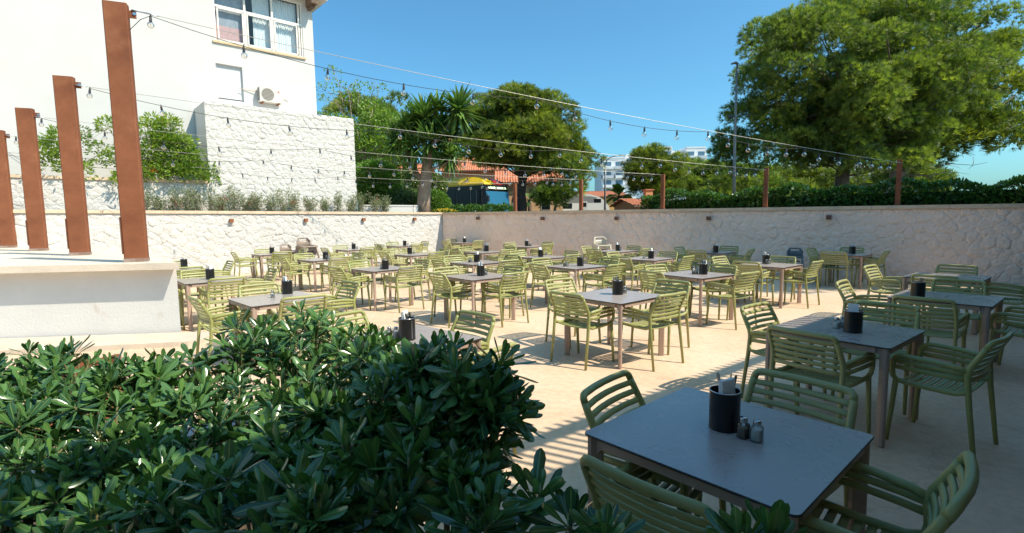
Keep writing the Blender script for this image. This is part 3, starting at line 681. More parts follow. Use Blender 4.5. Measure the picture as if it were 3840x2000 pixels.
def shaker_meshes():
    m = MB(); lv = [(.0, .019), (.002, .0205), (.050, .0205), (.058, .0185), (.063, .0135), (.068, .0130)]
    n = 16; vs = []
    for z, r in lv:
        for k in range(n):
            t = 2*math.pi*(k+.5)/n; c, s = math.cos(t), math.sin(t); e = .45 if z < .06 else 1
            vs.append((r*math.copysign(abs(c)**e, c), r*math.copysign(abs(s)**e, s), z))
    m.add(vs, [(i*n+k, i*n+(k+1) % n, (i+1)*n+(k+1) % n, (i+1)*n+k) for i in range(len(lv)-1) for k in range(n)]+[tuple(range(n-1, -1, -1))]); jar = m.mesh('glass_jar', JAR, True, 50)
    def fill(mt, top):
        m = MB(); vs = []; L = [(.0035, .0180), (top-.006, .0180), (top, .014)]
        for z, r in L:
            for k in range(n):
                t = 2*math.pi*(k+.5)/n; c, s = math.cos(t), math.sin(t); vs.append((r*math.copysign(abs(c)**.5, c), r*math.copysign(abs(s)**.5, s), z))
        m.add(vs, [(i*n+k, i*n+(k+1) % n, (i+1)*n+(k+1) % n, (i+1)*n+k) for i in range(2) for k in range(n)]+[tuple(range(n-1, -1, -1)), tuple(2*n+k for k in range(n))]); return m.mesh('contents', mt, True, 50)
    m = MB(); m.lathe([(.0150, .064), (.0155, .067), (.0148, .070), (.0155, .073), (.0148, .076), (.0150, .080), (.0125, .0845), (0, .0855)], 16); cap = m.mesh('metal_cap', mat('cap_metal', (.50, .50, .50), .25, metal=1), True, 60)
    m = MB()
    for k in range(7): a = k*.898; r = .0 if k == 6 else .007; m.lathe([(.0012, .0860), (0, .0861)], 6, (r*math.cos(a), r*math.sin(a), 0))
    holes = m.mesh('cap_holes', mat('hole_dark', (.02, .02, .02), .8))
    return jar, fill(SALT, .046), fill(PEPPER, .042), cap, holes
JM, SM, PM, KM, HM = shaker_meshes()

# name: (front corner px) or explicit centre, angle, holder px, shaker px list, where
E1 = lambda a: (Vector((math.cos(R_(a)), math.sin(R_(a)))), Vector((-math.sin(R_(a)), math.cos(R_(a)))))
TAB = {}
def T(key, where, centre=None, F=None, L=None, ang=42, hold=None, shk=(), conf='cn', miss=()):
    e1, e2 = E1(ang)
    if centre: c = Vector(centre)
    elif F: g = ground(*F, .75); c = Vector((g.x, g.y))+(e1+e2)*.45
    else: g = ground(*L, .75); c = Vector((g.x, g.y))+(e1-e2)*.45
    TAB[key] = dict(c=c, ang=ang, hold=hold, shk=shk, where=where, conf=conf, miss=miss)
T('T24', 'the big shaded foreground table', (.94, 2.18), ang=41.8, hold=(2715, 1622), shk=((2787, 1648), (2838, 1661)), conf='nk')
T('T23', 'the half-shaded table beyond the foreground one', (2.76, 4.19), ang=38.2, hold=(3197, 1250), shk=((3137, 1233), (3157, 1229)), conf='ncc')
T('T26', 'the frontmost fully sunlit table, mid picture', (1.25, 6.21), ang=40.4, hold=(2316, 1107), shk=((2342, 1101),), conf='ccc')
T('T25', 'the table half hidden by the shrub', (-.87, 4.03), ang=49, hold=(1528, 1279), shk=((1460, 1271), (1486, 1270)), conf='ncc')
T('T22', 'the nearer striped table at the right edge', L=(3320.8, 1114.8), ang=40, hold=(3440, 1118), conf='cc')
T('T21', 'the farther striped table at the right edge', L=(3380, 1038.2), ang=40, conf='')
T('T20', 'the rightmost table against the rear wall', (7.9, 12.05), ang=43.1, hold=(3196, 953), shk=((3172, 951), (3182, 950)), conf='nc')
T('T19', 'the table before the blue-grey high chair', (4.95, 9.78), ang=39.6, hold=(2872, 990), shk=((2874.6, 992), (2885, 991)), conf='n')
T('T18', 'the rear table left of the blue-grey high chair', (5.27, 13.35), ang=45, hold=(2684, 947.5), shk=((2672, 946),), conf='nc')
T('T17', 'the sunlit table right of the frontmost one', (3.01, 8.35), ang=34, hold=(2637, 1030.5), shk=((2600, 1029), (2613, 1028)), conf='ncc')
T('T16', 'the middle table right of the cream high chair', F=(2456, 978.4), ang=44, hold=(2441, 970.5), shk=((2415, 971),), conf='n')
T('T15', 'the rear table right by the cream high chair', F=(2324, 947.3), ang=43, hold=(2317, 941.5), shk=((2327.5, 940),), conf='n')
T('T14', 'the table straight behind the frontmost sunlit one', F=(2159, 1010.4), ang=38, hold=(2176, 999), shk=((2117, 1000), (2128, 1000)), conf='c')
T('T13', 'the centre table left of the cream high chair', F=(2037.8, 971.6), ang=38, hold=(2027.5, 964), shk=((2040, 956),), conf='n')
T('T12', 'the rear table well left of the cream high chair', F=(1978.6, 927.9), ang=42, hold=(1975, 923.5), shk=((1986, 923), (1992, 923.5)), conf='n')
T('T11', 'the table left of the frontmost sunlit one', (-.56, 8.53), ang=39, hold=(1803, 1036), shk=((1822, 1032.7),), conf='nc')
T('T10', 'the centre table between drain and cream high chair', F=(1772.7, 993.9), ang=40, hold=(1788, 984), shk=((1760, 984), (1767, 984)), conf='n')
T('T9', 'the rear-centre table near the wall corner', F=(1807.6, 950.6), ang=41, hold=(1824.5, 943), shk=((1813.5, 942),), conf='n')
T('T8', 'the farthest table, tucked in the wall corner', F=(1733.9, 912.8), ang=42, hold=(1741.6, 910), conf='nc')
T('T7', 'the far table at the left wall, near corner', L=(1448.5, 922), ang=42, hold=(1518, 922), shk=((1529.7, 919.5),), conf='c')
T('T6', 'the far-centre table with dark chairs around', F=(1538.8, 960.5), ang=42, hold=(1537, 952.7), shk=((1552, 951.5),), conf='c')
T('T5', 'the left-centre table over the drain line', (-2.58, 10.09), ang=44.3, hold=(1445, 1011), shk=((1431, 1010),), conf='c')
T('T4', 'the table right of the brown high chair', F=(1302.8, 940), ang=43.6, hold=(1326.5, 934.3), shk=((1339, 933.3),), conf='c')
T('T3', 'the table in front of the brown high chair', (-4.74, 12.73), ang=46.9, hold=(1221, 972), shk=((1225, 974), (1232, 974)), conf='c')
T('FL', 'the table left of the brown high chair', (-7.11, 15.1), ang=42.4, hold=(1020, 950.5), conf='c')
T('HL', 'the table peeking out behind the podium slab', centre=tuple((lambda g: (g.x-.66, g.y-.03))(ground(791, 1007, .75))), ang=42, hold=(680, 1000), conf='c')
T('L2', 'the table beside the white podium', (-5.08, 8.56), ang=42, hold=(789, 1049), conf='nc')
T('L1', 'the left-front table above the shrub', (-2.96, 6.36), ang=44.7, hold=(1078, 1104), shk=((1023, 1118),), conf='n')
SIDE = {'front left': (-1, 0), 'front right': (0, -1), 'rear right': (1, 0), 'rear left': (0, 1)}
DEFOFF = .665
CHOV = {('T24', 'front right'): (.48, .0, 3)}     # (table, side): (offset, lateral, turn degrees)

CHPX = {   # top rail end points read off the photograph: (left x, y, right x, y)
 ('T24', 'rear left'): (2200, 1470, 2345, 1387), ('T24', 'rear right'): (2854, 1381, 3188, 1456), ('T24', 'front left'): (2198, 1710, 2633, 1893),
 ('T23', 'front left'): (2905.7, 1214.5, 3133, 1255), ('T23', 'rear left'): (2783.5, 1148.5, 2876.6, 1132),
 ('T26', 'front left'): (2060.5, 1091, 2180.7, 1105.7), ('T26', 'front right'): (2459.4, 1102.5, 2555.5, 1091.3), ('T26', 'rear left'): (2043, 1048, 2143.8, 1041.6), ('T26', 'rear right'): (2483.5, 1048, 2581, 1056),
 ('T25', 'rear right'): (1692.8, 1167, 1815.7, 1194),
 ('L1', 'front right'): (1035, 1108, 1191, 1096.5), ('L1', 'rear right'): (1291, 1052.8, 1343.5, 1059.6), ('L1', 'rear left'): (905.7, 1071, 1046.4, 1063.3), ('L1', 'front left'): (706.8, 1108, 739.8, 1121.5),
 ('T11', 'front left'): (1613.4, 1020.8, 1668.7, 1026.6), ('T11', 'front right'): (1903.6, 1021.7, 1988, 1015), ('T11', 'rear left'): (1620, 1005, 1695.9, 1001.3), ('T11', 'rear right'): (1872.5, 999.4, 1952, 1000.4),
 ('T17', 'front left'): (2394, 1011.4, 2481.5, 1023), ('T17', 'front right'): (2784.3, 1023.7, 2846.4, 1016.9), ('T17', 'rear right'): (2666.9, 990.7, 2758, 995.5), ('T17', 'rear left'): (2423, 994, 2495, 992),
 ('T19', 'front left'): (2753.3, 978.4, 2840.7, 984.2), ('T19', 'rear right'): (2895, 960, 2978.5, 962.9), ('T19', 'front right'): (3034.8, 978.4, 3058, 974.5),
 ('T20', 'front left'): (3089.8, 941, 3172.3, 943), ('T20', 'front right'): (3285, 940, 3301.4, 938), ('T20', 'rear right'): (3153.9, 927.6, 3237.3, 928.5), ('T20', 'rear left'): (3031.6, 931.4, 3049, 930.9)}
rc = random.Random(5); ri = random.Random(9)
PRE = 'green slatted armchair, %s of %s'
for key, d in TAB.items():
    c, ang = d['c'], R_(d['ang']); e1, e2 = E1(d['ang'])
    t = thing('cafe_table', 'square taupe table: '+d['where'], 'table', (c.x, c.y, 0), ang, 'taupe cafe tables')
    for nm, me, _ in TP: link(nm, me, t)
    for sd, (a, b) in SIDE.items():
        if sd in d['miss']: continue
        out = e1*a+e2*b; lat = Vector((-out.y, out.x))
        of, la, tu = CHOV.get((key, sd), (DEFOFF+rc.uniform(-.03, .07), rc.uniform(-.06, .06), rc.uniform(-5, 5)))
        p = c+out*of+lat*la
        rz = math.atan2(-out.y, -out.x)-math.pi/2+R_(tu)
        if (key, sd) in CHPX:
            x0, y0, x1, y1 = CHPX[key, sd]; A_, B_ = ground(x0, y0, .858), ground(x1, y1, .858); M_ = Vector(((A_.x+B_.x)/2, (A_.y+B_.y)/2)); dr_ = Vector((B_.x-A_.x, B_.y-A_.y)).normalized()
            fac = Vector((-dr_.y, dr_.x)); fac = fac if fac.dot(-out) > 0 else -fac
            dev = math.degrees(math.atan2((-out).x*fac.y-(-out).y*fac.x, (-out).dot(fac))); far = M_.length; wgt = max(.15, min(.8, 1.1-far/9)); dev = max(-22, min(22, dev*wgt))
            rz = math.atan2(-out.y, -out.x)-math.pi/2+R_(dev); fac = Vector((math.cos(rz+math.pi/2), math.sin(rz+math.pi/2))); pm = M_+fac*.312
            # a pixel of error moves far chairs a lot in depth: keep the reading within reach of the table
            rel_ = pm-c; of_ = max(.33 if key == 'T24' else .48, min(.92, rel_.dot(out))); la_ = max(-.18, min(.18, rel_.dot(lat))); p = c+out*of_+lat*la_
            print('CHAIR', key, sd, 'dev %.0f off %.2f lat %.2f' % (dev, rel_.dot(out), rel_.dot(lat)))
        q = thing('slatted_armchair', PRE % (sd, d['where']), 'chair', (p.x, p.y, 0), rz, 'olive green terrace armchairs')
        q.scale = (1.0, 1.0, 1.028)
        for nm, me in rc.choice(CHS): link(nm, me, q)
    if not d['hold']: continue
    g = ground(*d['hold'], .75); view = Vector((g.x, g.y)).normalized(); hp = Vector((g.x, g.y))+view*.055
    # keep the canister on the table top
    rel_ = hp-c; u, v = rel_.dot(e1), rel_.dot(e2); u = max(-.36, min(.36, u)); v = max(-.36, min(.36, v)); hp = c+e1*u+e2*v
    tw = ri.uniform(0, 6.28)
    if key == 'T24': tw = .35
    hold = thing('cutlery_canister', 'black round cutlery canister on '+d['where'], 'canister', (hp.x, hp.y, .7505), tw, 'black canisters on the tables')
    hold.scale = (1.08,)*3; link('canister', HB, hold); link('rim', HR, hold); link('divider', HD, hold)
    rot = Matrix.Rotation(tw, 3, 'Z')
    for kk, ch in enumerate(d['conf']):
        if ch == 'n':
            w = rot @ Vector((-.004, -.020, .118)); 
            o = tag(link('napkin_stack', NAP, None, (hp.x+w.x, hp.y+w.y, .7505+w.z), (R_(ri.uniform(-3, 3)), R_(ri.uniform(-5, 5)), tw+R_(ri.uniform(-4, 4)))), 'paper napkins in the canister on '+d['where'], 'napkins', 'napkins in the canisters')
        elif ch == 'c':
            for j in range(4 if len(d['conf']) < 3 else 3):
                kd = ri.choice((0, 0, 1, 2)); w = rot @ Vector((ri.uniform(-.035, .045), ri.uniform(.008, .040) if ch == 'c' else 0, .016))
                tag(link('cutlery_piece', CU[kd], None, (hp.x+w.x, hp.y+w.y, .7505+w.z), (R_(ri.uniform(-6, 6)), R_(ri.uniform(-7, 7)), ri.uniform(0, 6.28)), 1.0), 'steel '+['spoon', 'knife', 'fork'][kd]+' in the canister on '+d['where'], 'cutlery', 'cutlery on '+d['where'])
        elif ch == 'k':
            for j, (x, y, rx, ry) in enumerate(((.030, .020, 4, 9), (.038, .012, 3, 12), (.044, .030, 2, 14), (.012, .042, -4, 3), (.016, .036, -6, 5))):
                w = rot @ Vector((x, y, .016)); kd = 1 if j < 3 else 0
                tag(link('cutlery_piece', CU[kd], None, (hp.x+w.x, hp.y+w.y, .7505+w.z), (R_(rx), R_(ry), tw+j), 1.0), 'steel '+['spoon', 'knife', 'fork'][kd]+' in the canister on '+d['where'], 'cutlery', 'cutlery on '+d['where'])
    for j, px in enumerate(d['shk']):
        g = ground(*px, .75); p = Vector((g.x, g.y)); p += p.normalized()*.018
        rel_ = p-c; u, v = max(-.42, min(.42, rel_.dot(e1))), max(-.42, min(.42, rel_.dot(e2))); p = c+e1*u+e2*v
        dv = p-hp
        if dv.length < .088: p = hp+(dv.normalized() if dv.length > .01 else Vector((1, 0)))*.09
        pep = (j == 0 and len(d['shk']) == 2) and key not in ('T23',)
        s = thing('pepper_shaker' if pep else 'salt_shaker', ('glass pepper shaker on ' if pep else ('second glass salt shaker on ' if (j == 1 and key == 'T23') else 'glass salt shaker on '))+d['where'], 'shaker', (p.x, p.y, .7505), ri.uniform(-.3, .3)+.7, 'shakers on the tables')
        s.scale = (1.1,)*3; link('glass_jar', JM, s); link('contents', PM if pep else SM, s); k_ = link('metal_cap', KM, s); link('cap_holes', HM, k_)

# ------------------------------------------------------------------ high chairs
def high_chair(loc, rz, label, mt, mt2, scale=1, top=True):
    t = thing('high_chair', label, 'high chair', loc, rz)
    t.scale = (scale,)*3
    # four splayed A-frame legs
    for sx in (-1, 1):
        for sy in (-1, 1):
            m = MB(); m.sweep([(sx*.25, sy*.24, 0), (sx*.19, sy*.17, .42), (sx*.165, sy*.145, .62)], [.026, .030, .030], [.018, .02, .02], up=(0, 1, 0), n=8, sq=.6); m.build('leg', mt, t, True)
    for sx in (-1, 1):
        m = MB(); m.sweep([(sx*.222, -.205, .18), (sx*.222, .205, .18)], .016, .012, up=(0, 0, 1), n=8, sq=.6); m.build('side_brace', mt, t, True)
        m = MB(); m.sweep([(sx*.175, -.16, .60), (sx*.185, 0, .615), (sx*.185, .17, .60)], .030, .016, n=8, sq=.6); m.build('arm', mt, t, True)
        m = MB(); m.add([(sx*.172, -.14, .40), (sx*.176, .13, .40), (sx*.182, .15, .60), (sx*.176, -.15, .60), (sx*.160, -.14, .40), (sx*.164, .13, .40), (sx*.170, .15, .60), (sx*.164, -.15, .60)], [(0, 1, 2, 3), (7, 6, 5, 4), (0, 4, 5, 1), (1, 5, 6, 2), (2, 6, 7, 3), (3, 7, 4, 0)]); m.build('side_panel', mt, t)
    m = MB(); m.box((0, .0, .385), (.33, .30, .03)); m.build('seat', mt2, t)
    # curved backrest with a hand slot
    m = MB(); N = 10; vs = []
    for i in range(N+1):
        a = math.pi*(.0+1.0*i/N); x, y = -.19*math.cos(a), -.10-.085*math.sin(a)
        for z, k in ((.55, 1), (.70, 1.02), (.745, 1.02), (.80, .96), (.83, .90)): vs.append((x*k, y*k, z-(.05 if z > .78 and (i < 2 or i > N-2) else 0)))
    for i in range(N):
        for j in range(4):
            if j == 2 and 3 <= i <= 6: continue
            m.f.append((i*5+j, (i+1)*5+j, (i+1)*5+j+1, i*5+j+1)); m.mi.append(0)
    m.v = vs; o = m.build('backrest', mt, t, True); md = o.modifiers.new('thickness', 'SOLIDIFY'); md.thickness = .022
    m = MB(); m.sweep([(-.12, .12, .47), (-.05, .16, .50), (.05, .16, .50), (.12, .12, .47)], .022, .003, up=(0, 0, 1), n=6); m.build('strap', mat('black_strap', (.015, .015, .016), .6), t, True)
    m = MB(); m.box((0, .02, .355), (.26, .2, .03)); m.build('seat_base', mat('black_strap', ()), t)
    if top:
        m = MB(); m.box((0, .165, .612), (.36, .035, .03)); m.build('front_bar', mt, t)
    return t
HC1 = mat('taupe_plastic', (.33, .26, .21), .5, var=.05); HC1b = mat('taupe_plastic_seat', (.36, .30, .26), .5)
HC2 = mat('cream_plastic', (.56, .52, .43), .45, var=.04); HC3 = mat('blue_grey_plastic', (.13, .17, .20), .45, var=.05)
p = lpt(6.12, -.62, 0)
high_chair(lpt(6.05, -.75, 0), math.atan2(-LN.x, LN.y)+math.pi+.25+math.pi, 'brown plastic high chair standing against the sunlit left wall', HC1, HC1b, 1.38)
o = high_chair(lpt(6.55, -.42, 0), math.atan2(-LN.x, LN.y)+.3, 'second brown high chair half hidden behind the first', HC1, HC1b, 1.12)
high_chair(rpt(7.75, -.55, 0), math.atan2(-RN.x, RN.y)+.9, 'cream plastic high chair standing against the right wall', HC2, HC2, 1.26)
high_chair(rpt(13.4, -.60, 0), math.atan2(-RN.x, RN.y)+.15, 'blue-grey plastic high chair in the shade of the right wall', HC3, HC3, .98)

# ================================================================== STRING LIGHTS
CAB = mat('steel_cable', (.50, .47, .42), .45, metal=.6); CORD = mat('black_cord', (.015, .015, .016), .5)
BULB = glassmat('bulb_glass', (.97, .97, .95), .75); FIL = mat('filament', (.60, .30, .10), .4)
m = MB(); m.lathe([(.0, .055), (.016, .052), (.021, .045), (.022, -.02), (.024, -.022), (.024, -.034), (0, -.034)], 10); m.box((0, 0, .07), (.008, .02, .04)); SOCK = m.mesh('socket', CORD, True, 40)
m = MB(); m.lathe([(.018, -.034), (.022, -.042), (.038, -.055), (.051, -.075), (.055, -.095), (.051, -.115), (.038, -.135), (.020, -.146), (0, -.149)], 14); BUL = m.mesh('bulb', BULB, True)
m = MB(); m.sweep([(0, 0, -.035), (0, 0, -.075)], .006, n=6); m.sweep([(-.008, 0, -.075), (-.010, 0, -.105), (0, 0, -.118), (.010, 0, -.105), (.008, 0, -.075)], .0022, n=5); FILM = m.mesh('filament', FIL, True)
ZC = [(3.0, .0193, .0021), (3.0, .0253, .0022), (3.0, .030, .00226), (2.95, .0532, .00174), (2.93, .0846, .00214)]
ATT = [[.25, 1.2, 3.4, 6.3, 9.96, 15.6]]*2+[[.25, 1.2, 3.38, 6.31, 10.04, 15.7], [.25, 1.21, 3.41, 6.24, 10.02, 15.6], [.25, 1.16, 3.04, 5.68, 9.53, 15.62]]
lbl = ['lowest string of bulbs, ending at the leftmost right-wall post', 'second lowest string of bulbs, ending at the second right-wall post', 'middle string of bulbs, ending at the third right-wall post', 'second highest string of bulbs, ending at the fourth right-wall post', 'highest and nearest string of bulbs, tied to the big rusty post']
for i in range(5):
    z0, a_, b_ = ZC[i]; base = RPOS[i]; off_ = Vector((base.x-RN.x*.16*0, base.y, 0))
    t = thing('festoon_lights', lbl[i], 'string lights', (base.x, base.y, 3.0), 0, 'strings of bulbs over the terrace')
    tl = LLEN-.12 if i == 4 else LLEN
    cz = lambda u: z0+a_*u+b_*u*u
    P = lambda u, z: Vector((PU.x*u, PU.y*u, z-3.0))
    m = MB(); m.sweep([P(u, cz(u)) for u in np.linspace(-.02, tl, 60)], .0048, n=5); m.build('steel_cable', CAB, t, True)
    m = MB(); pts = []; bl = []
    A = ATT[i]
    for u0, u1 in zip(A, A[1:]):
        L = u1-u0; sag = .034*L+.02; nb = 5 if L > 2.0 else 3
        for s in np.linspace(0, 1, 13)[(0 if u0 == A[0] else 1):]:
            u = u0+L*s; pts.append(P(u, cz(u)-.022-sag*4*s*(1-s)))
        for k in range(nb):
            s = (k+(0 if nb == 5 else .3))/nb; u = u0+L*s; bl.append((u, cz(u)-.022-sag*4*s*(1-s)))
    bl.append((A[-1], cz(A[-1])-.022))
    if i == 4: pts += [P(15.75, cz(15.7)-.10), P(15.93, cz(15.7)-.30), P(16.02, cz(15.7)-.42)]
    m.sweep(pts, .0048, n=5); m.build('cord', CORD, t, True)
    for k, (u, z) in enumerate(bl):
        rr = random.Random(k+31*i); s_ = link('socket', SOCK, t, P(u, z-.055), (R_(rr.uniform(-9, 9)), R_(rr.uniform(-9, 9)), rr.uniform(0, 3)), .86)
        link('bulb', BUL, s_); link('filament', FILM, s_)
    m = MB(); m.sweep([P(tl, cz(tl)), P(tl-.08, cz(tl-.08)), P(tl-.2, cz(tl-.2)+.004), P(tl-.34, cz(tl-.34))], [.014, .008, .013, .009], n=8); m.build('turnbuckle', STEEL, t, True)

# ================================================================== PERGOLA (over the camera; only its shadow falls in the picture)
pe = thing('pergola', 'slatted pergola roof over the near right corner', 'pergola', (4, -2, 0)); po = Vector((4, -2, 0))
PH = 3.6; sh = Vector((math.cos(sa+math.pi), math.sin(sa+math.pi), 0))*(PH/math.tan(R_(SUN_EL)))
ed = Vector((math.cos(R_(38)), math.sin(R_(38)), 0)); en = Vector((-ed.y, ed.x, 0)); E0 = Vector((.12, 3.16, PH))+sh
WHT = mat('pergola_wood', (.30, .22, .15), .8, var=.15)
m = MB(); q = [E0+ed*-9, E0+ed*14, E0+ed*14-en*1.2, E0+ed*-9-en*1.2]
m.add([p-po for p in q]+[p-po+Vector((0, 0, .06)) for p in q], [(3, 2, 1, 0), (4, 5, 6, 7), (0, 1, 5, 4), (1, 2, 6, 5), (2, 3, 7, 6), (3, 0, 4, 7)]); m.build('roof_panel', WHT, pe)
sd_ = Vector((math.cos(R_(152)), math.sin(R_(152)), 0)); m = MB(); sw_ = Vector((-sd_.y, sd_.x, 0)).normalized()
me = None
for k in range(150):
    a = E0+ed*(-3+k*.112); mb = None
    if me is None:
        mb = MB(); b = sd_*.64
        mb.add([sw_*.019, b+sw_*.019, b-sw_*.019, -sw_*.019, sw_*.019+Vector((0, 0, .03)), b+sw_*.019+Vector((0, 0, .03)), b-sw_*.019+Vector((0, 0, .03)), -sw_*.019+Vector((0, 0, .03))], [(3, 2, 1, 0), (4, 5, 6, 7), (0, 1, 5, 4), (1, 2, 6, 5), (2, 3, 7, 6), (3, 0, 4, 7)]); me = mb.mesh('slat', WHT)
    link('slat', me, pe, a-po+Vector((0, 0, .012)))
m = MB(); b0 = E0+en*.50+ed*-6+Vector((0, 0, -.05)); b1 = b0+ed*21; m.sweep([b0-po, b1-po], .05, .06, up=(0, 0, 1), n=8, sq=.5); m.build('beam', WHT, pe)
for p in (E0+ed*13-en*.4, E0+ed*-8-en*.4): m = MB(); m.box((p.x-po.x, p.y-po.y, PH/2), (.12, .12, PH-.01)); m.build('post', WHT, pe)

# unseen building added behind the camera to darken the near shade
rs_ = thing('unseen_shade_building', 'unseen building front added behind the camera to darken the near shade', 'building', tuple(E0-en*1.2)[:2]+(0,)); ro_ = rs_.location.copy()
def rp(u, v, z): p = Vector((E0.x, E0.y, 0))+ed*u-en*(1.22+v); return Vector((p.x, p.y, z))-ro_
def rbox(mb, u0, u1, v0, v1, z0, z1):
    v = [rp(a, b, c) for a in (u0, u1) for b in (v0, v1) for c in (z0, z1)]; mb.add(v, [(0, 1, 3, 2), (4, 6, 7, 5), (0, 4, 5, 1), (2, 3, 7, 6), (0, 2, 6, 4), (1, 5, 7, 3)])
m = MB(); rbox(m, -9, 14, 0, 6, 2.6, 4.3); m.build('upper_wall', mat('shade_building_render', (.50, .45, .38), .85, var=.05), rs_)
for k in range(10): m = MB(); rbox(m, -9+k*2.3, -9+k*2.3+.22, 0, .3, 0, 2.599); m.build('pier', WOOD, rs_)
m = MB(); rbox(m, -9, 14, .32, 6, 0, 2.599); m.build('dark_lower_front', mat('shade_building_dark', (.02, .022, .025), .15), rs_)

# ================================================================== VEGETATION
def tuft(n=8, w=.07, spread=.75, seed=0):
    r = np.random.default_rng(seed); V = []; F = []
    for k in range(n):
        t = 2*np.pi*k/n+r.uniform(-.3, .3); s = r.uniform(.25, 1)*spread; d = np.array([np.sin(s)*np.cos(t), np.cos(s), np.sin(s)*np.sin(t)]); sd = np.cross(d, [0, 0, 1.]); sd /= np.linalg.norm(sd)+1e-6
        L = r.uniform(.75, 1.0); o = len(V); V += [tuple(-sd*w*.6), tuple(sd*w*.6), tuple(d*L+sd*w*.35), tuple(d*L-sd*w*.35)]; F += [(o, o+1, o+2, o+3)]
    return np.array(V), np.array(F), None
TUFT = tuft(9, .085, 1.15, 3)
PINE = leafmat('pine_needles', (.06, .11, .024), (.31, .36, .065), .55, .35)
PINED = leafmat('pine_needles_dark', (.065, .105, .018), (.31, .34, .05), .55, .34)
BARK = mat('pine_bark', (.085, .055, .040), .9, col2=(.17, .115, .085), vscale=5, bump=.8, bscale=9)
BARKP = mat('pale_bark', (.26, .20, .15), .9, col2=(.38, .31, .25), vscale=6, bump=.6, bscale=12)
def clumps_px(d, ells, n, rng, thick=.45, dscale=.75):
    """clump centres inside ellipses given in picture pixels, spread in depth"""
    out = []; A = np.array([e[2]*e[3] for e in ells], float); pick = rng.choice(len(ells), n, p=A/A.sum())
    for k in pick:
        px, py, rx, ry = ells[k]; v = rng.normal(size=3); v /= np.linalg.norm(v); v *= rng.uniform(thick, 1)**.6
        out.append(np.array(at(px+v[0]*rx, py-v[2]*ry, d+v[1]*rx*d/FPX*dscale)))
    return np.array(out)
def crown(name, centres, radii, per, base, mt, size, rng, parent, org, zsq=.62, up=.55, smooth=False):
    D = []; T_ = []; tn = []; S = []
    for c, r in zip(centres, radii):
        n = int(per*r*r); v = rnd_dirs(rng, n, -.55); rad = r*rng.uniform(.35, 1.05, n)**.5
        p = c+v*rad[:, None]*np.array([1, 1, zsq]); d = v+np.array([0, 0, up])+rng.normal(size=(n, 3))*.35
        D.append(d); T_.append(p); b = rng.uniform(.1, .8); tn.append(np.clip(b+rng.normal(size=n)*.28, 0, 1)); S.append(size*rng.uniform(.6, 1.25, n))
    D = np.vstack(D); T_ = np.vstack(T_)-np.array(org); tn = np.hstack(tn); S = np.hstack(S)
    M = frames(D, rng, rng.uniform(0, 6.28, len(D)))*S[:, None, None]
    return link(name, scatter(name, base, M, T_, mt, tn, smooth), parent)
def limb(mb, pts, r0, r1, n=7):
    k = len(pts); mb.sweep(pts, [r0+(r1-r0)*i/(k-1) for i in range(k)], n=n)
def wob(a, b, rnd, k=5, amt=.12):
    a, b = Vector(a), Vector(b); L = (b-a).length
    return [a+(b-a)*(i/(k-1))+(Vector((rnd.uniform(-1, 1), rnd.uniform(-1, 1), rnd.uniform(-.5, 1)))*amt*L*.35*math.sin(math.pi*i/(k-1)) if 0 < i < k-1 else Vector()) for i in range(k)]
def pine(label, d, base_px, trunk_r, fork_py, ells, n, seed, r=(.8, 1.35), per=70, size=.40, mt=PINE, name='pine_tree', cat='tree', base=TUFT, bark=BARK, forks=1, group=None, limbs=26, zsq=.62, dead=0, up=.55):
    rng = np.random.default_rng(seed); rnd = random.Random(seed)
    b = at(base_px[0], base_px[1], d); org = Vector((b.x, b.y, GZ)); t = thing(name, label, cat, org, 0, group)
    cs = clumps_px(d, ells, n, rng); rs = rng.uniform(r[0], r[1], len(cs))
    mean = Vector(cs.mean(0)); f0 = at(base_px[0], fork_py, d); f0 = Vector((f0.x*.85+mean.x*.15, f0.y, f0.z))
    m = MB(); tops = []
    limb(m, wob((0, 0, -.2), f0-org, rnd, 5, .10), trunk_r, trunk_r*.72, 10)
    for k in range(forks):
        e = Vector(cs[rnd.randrange(len(cs))]); e = f0.lerp(mean, .75)+Vector((rnd.uniform(-1.2, 1.2), rnd.uniform(-1, 1), rnd.uniform(-.4, .8)))*(1 if forks > 1 else .4)
        limb(m, wob(f0-org, e-org, rnd, 6, .18), trunk_r*.62, trunk_r*.22, 8); tops.append((f0, e))
    m.build('trunk', bark, t, True)
    m = MB()
    for k in rnd.sample(range(len(cs)), min(limbs, len(cs))):
        a, e = rnd.choice(tops); st = a.lerp(e, rnd.uniform(.05, .9)); limb(m, wob(st-org, Vector(cs[k])-org, rnd, 5, .22), trunk_r*.20, .018, 5)
    for k in range(dead):
        a, e = rnd.choice(tops); st = a.lerp(e, rnd.uniform(-.1, .4)); an = rnd.uniform(0, 6.28); ln = rnd.uniform(1.2, 3.6)
        en_ = st+Vector((math.cos(an)*ln, math.sin(an)*ln, rnd.uniform(-.5, .9))); W = wob(st-org, en_-org, rnd, 6, .25); limb(m, W, .035, .008, 4)
        for q in range(5):
            s0 = W[rnd.randrange(1, 5)]; limb(m, wob(s0, s0+Vector((rnd.uniform(-.8, .8), rnd.uniform(-.8, .8), rnd.uniform(-.4, .6))), rnd, 4, .3), .014, .005, 3)
    m.build('limbs', bark, t, True)
    crown('crown', cs, rs, per, base, mt, size, rng, t, org, zsq, up)
    return t
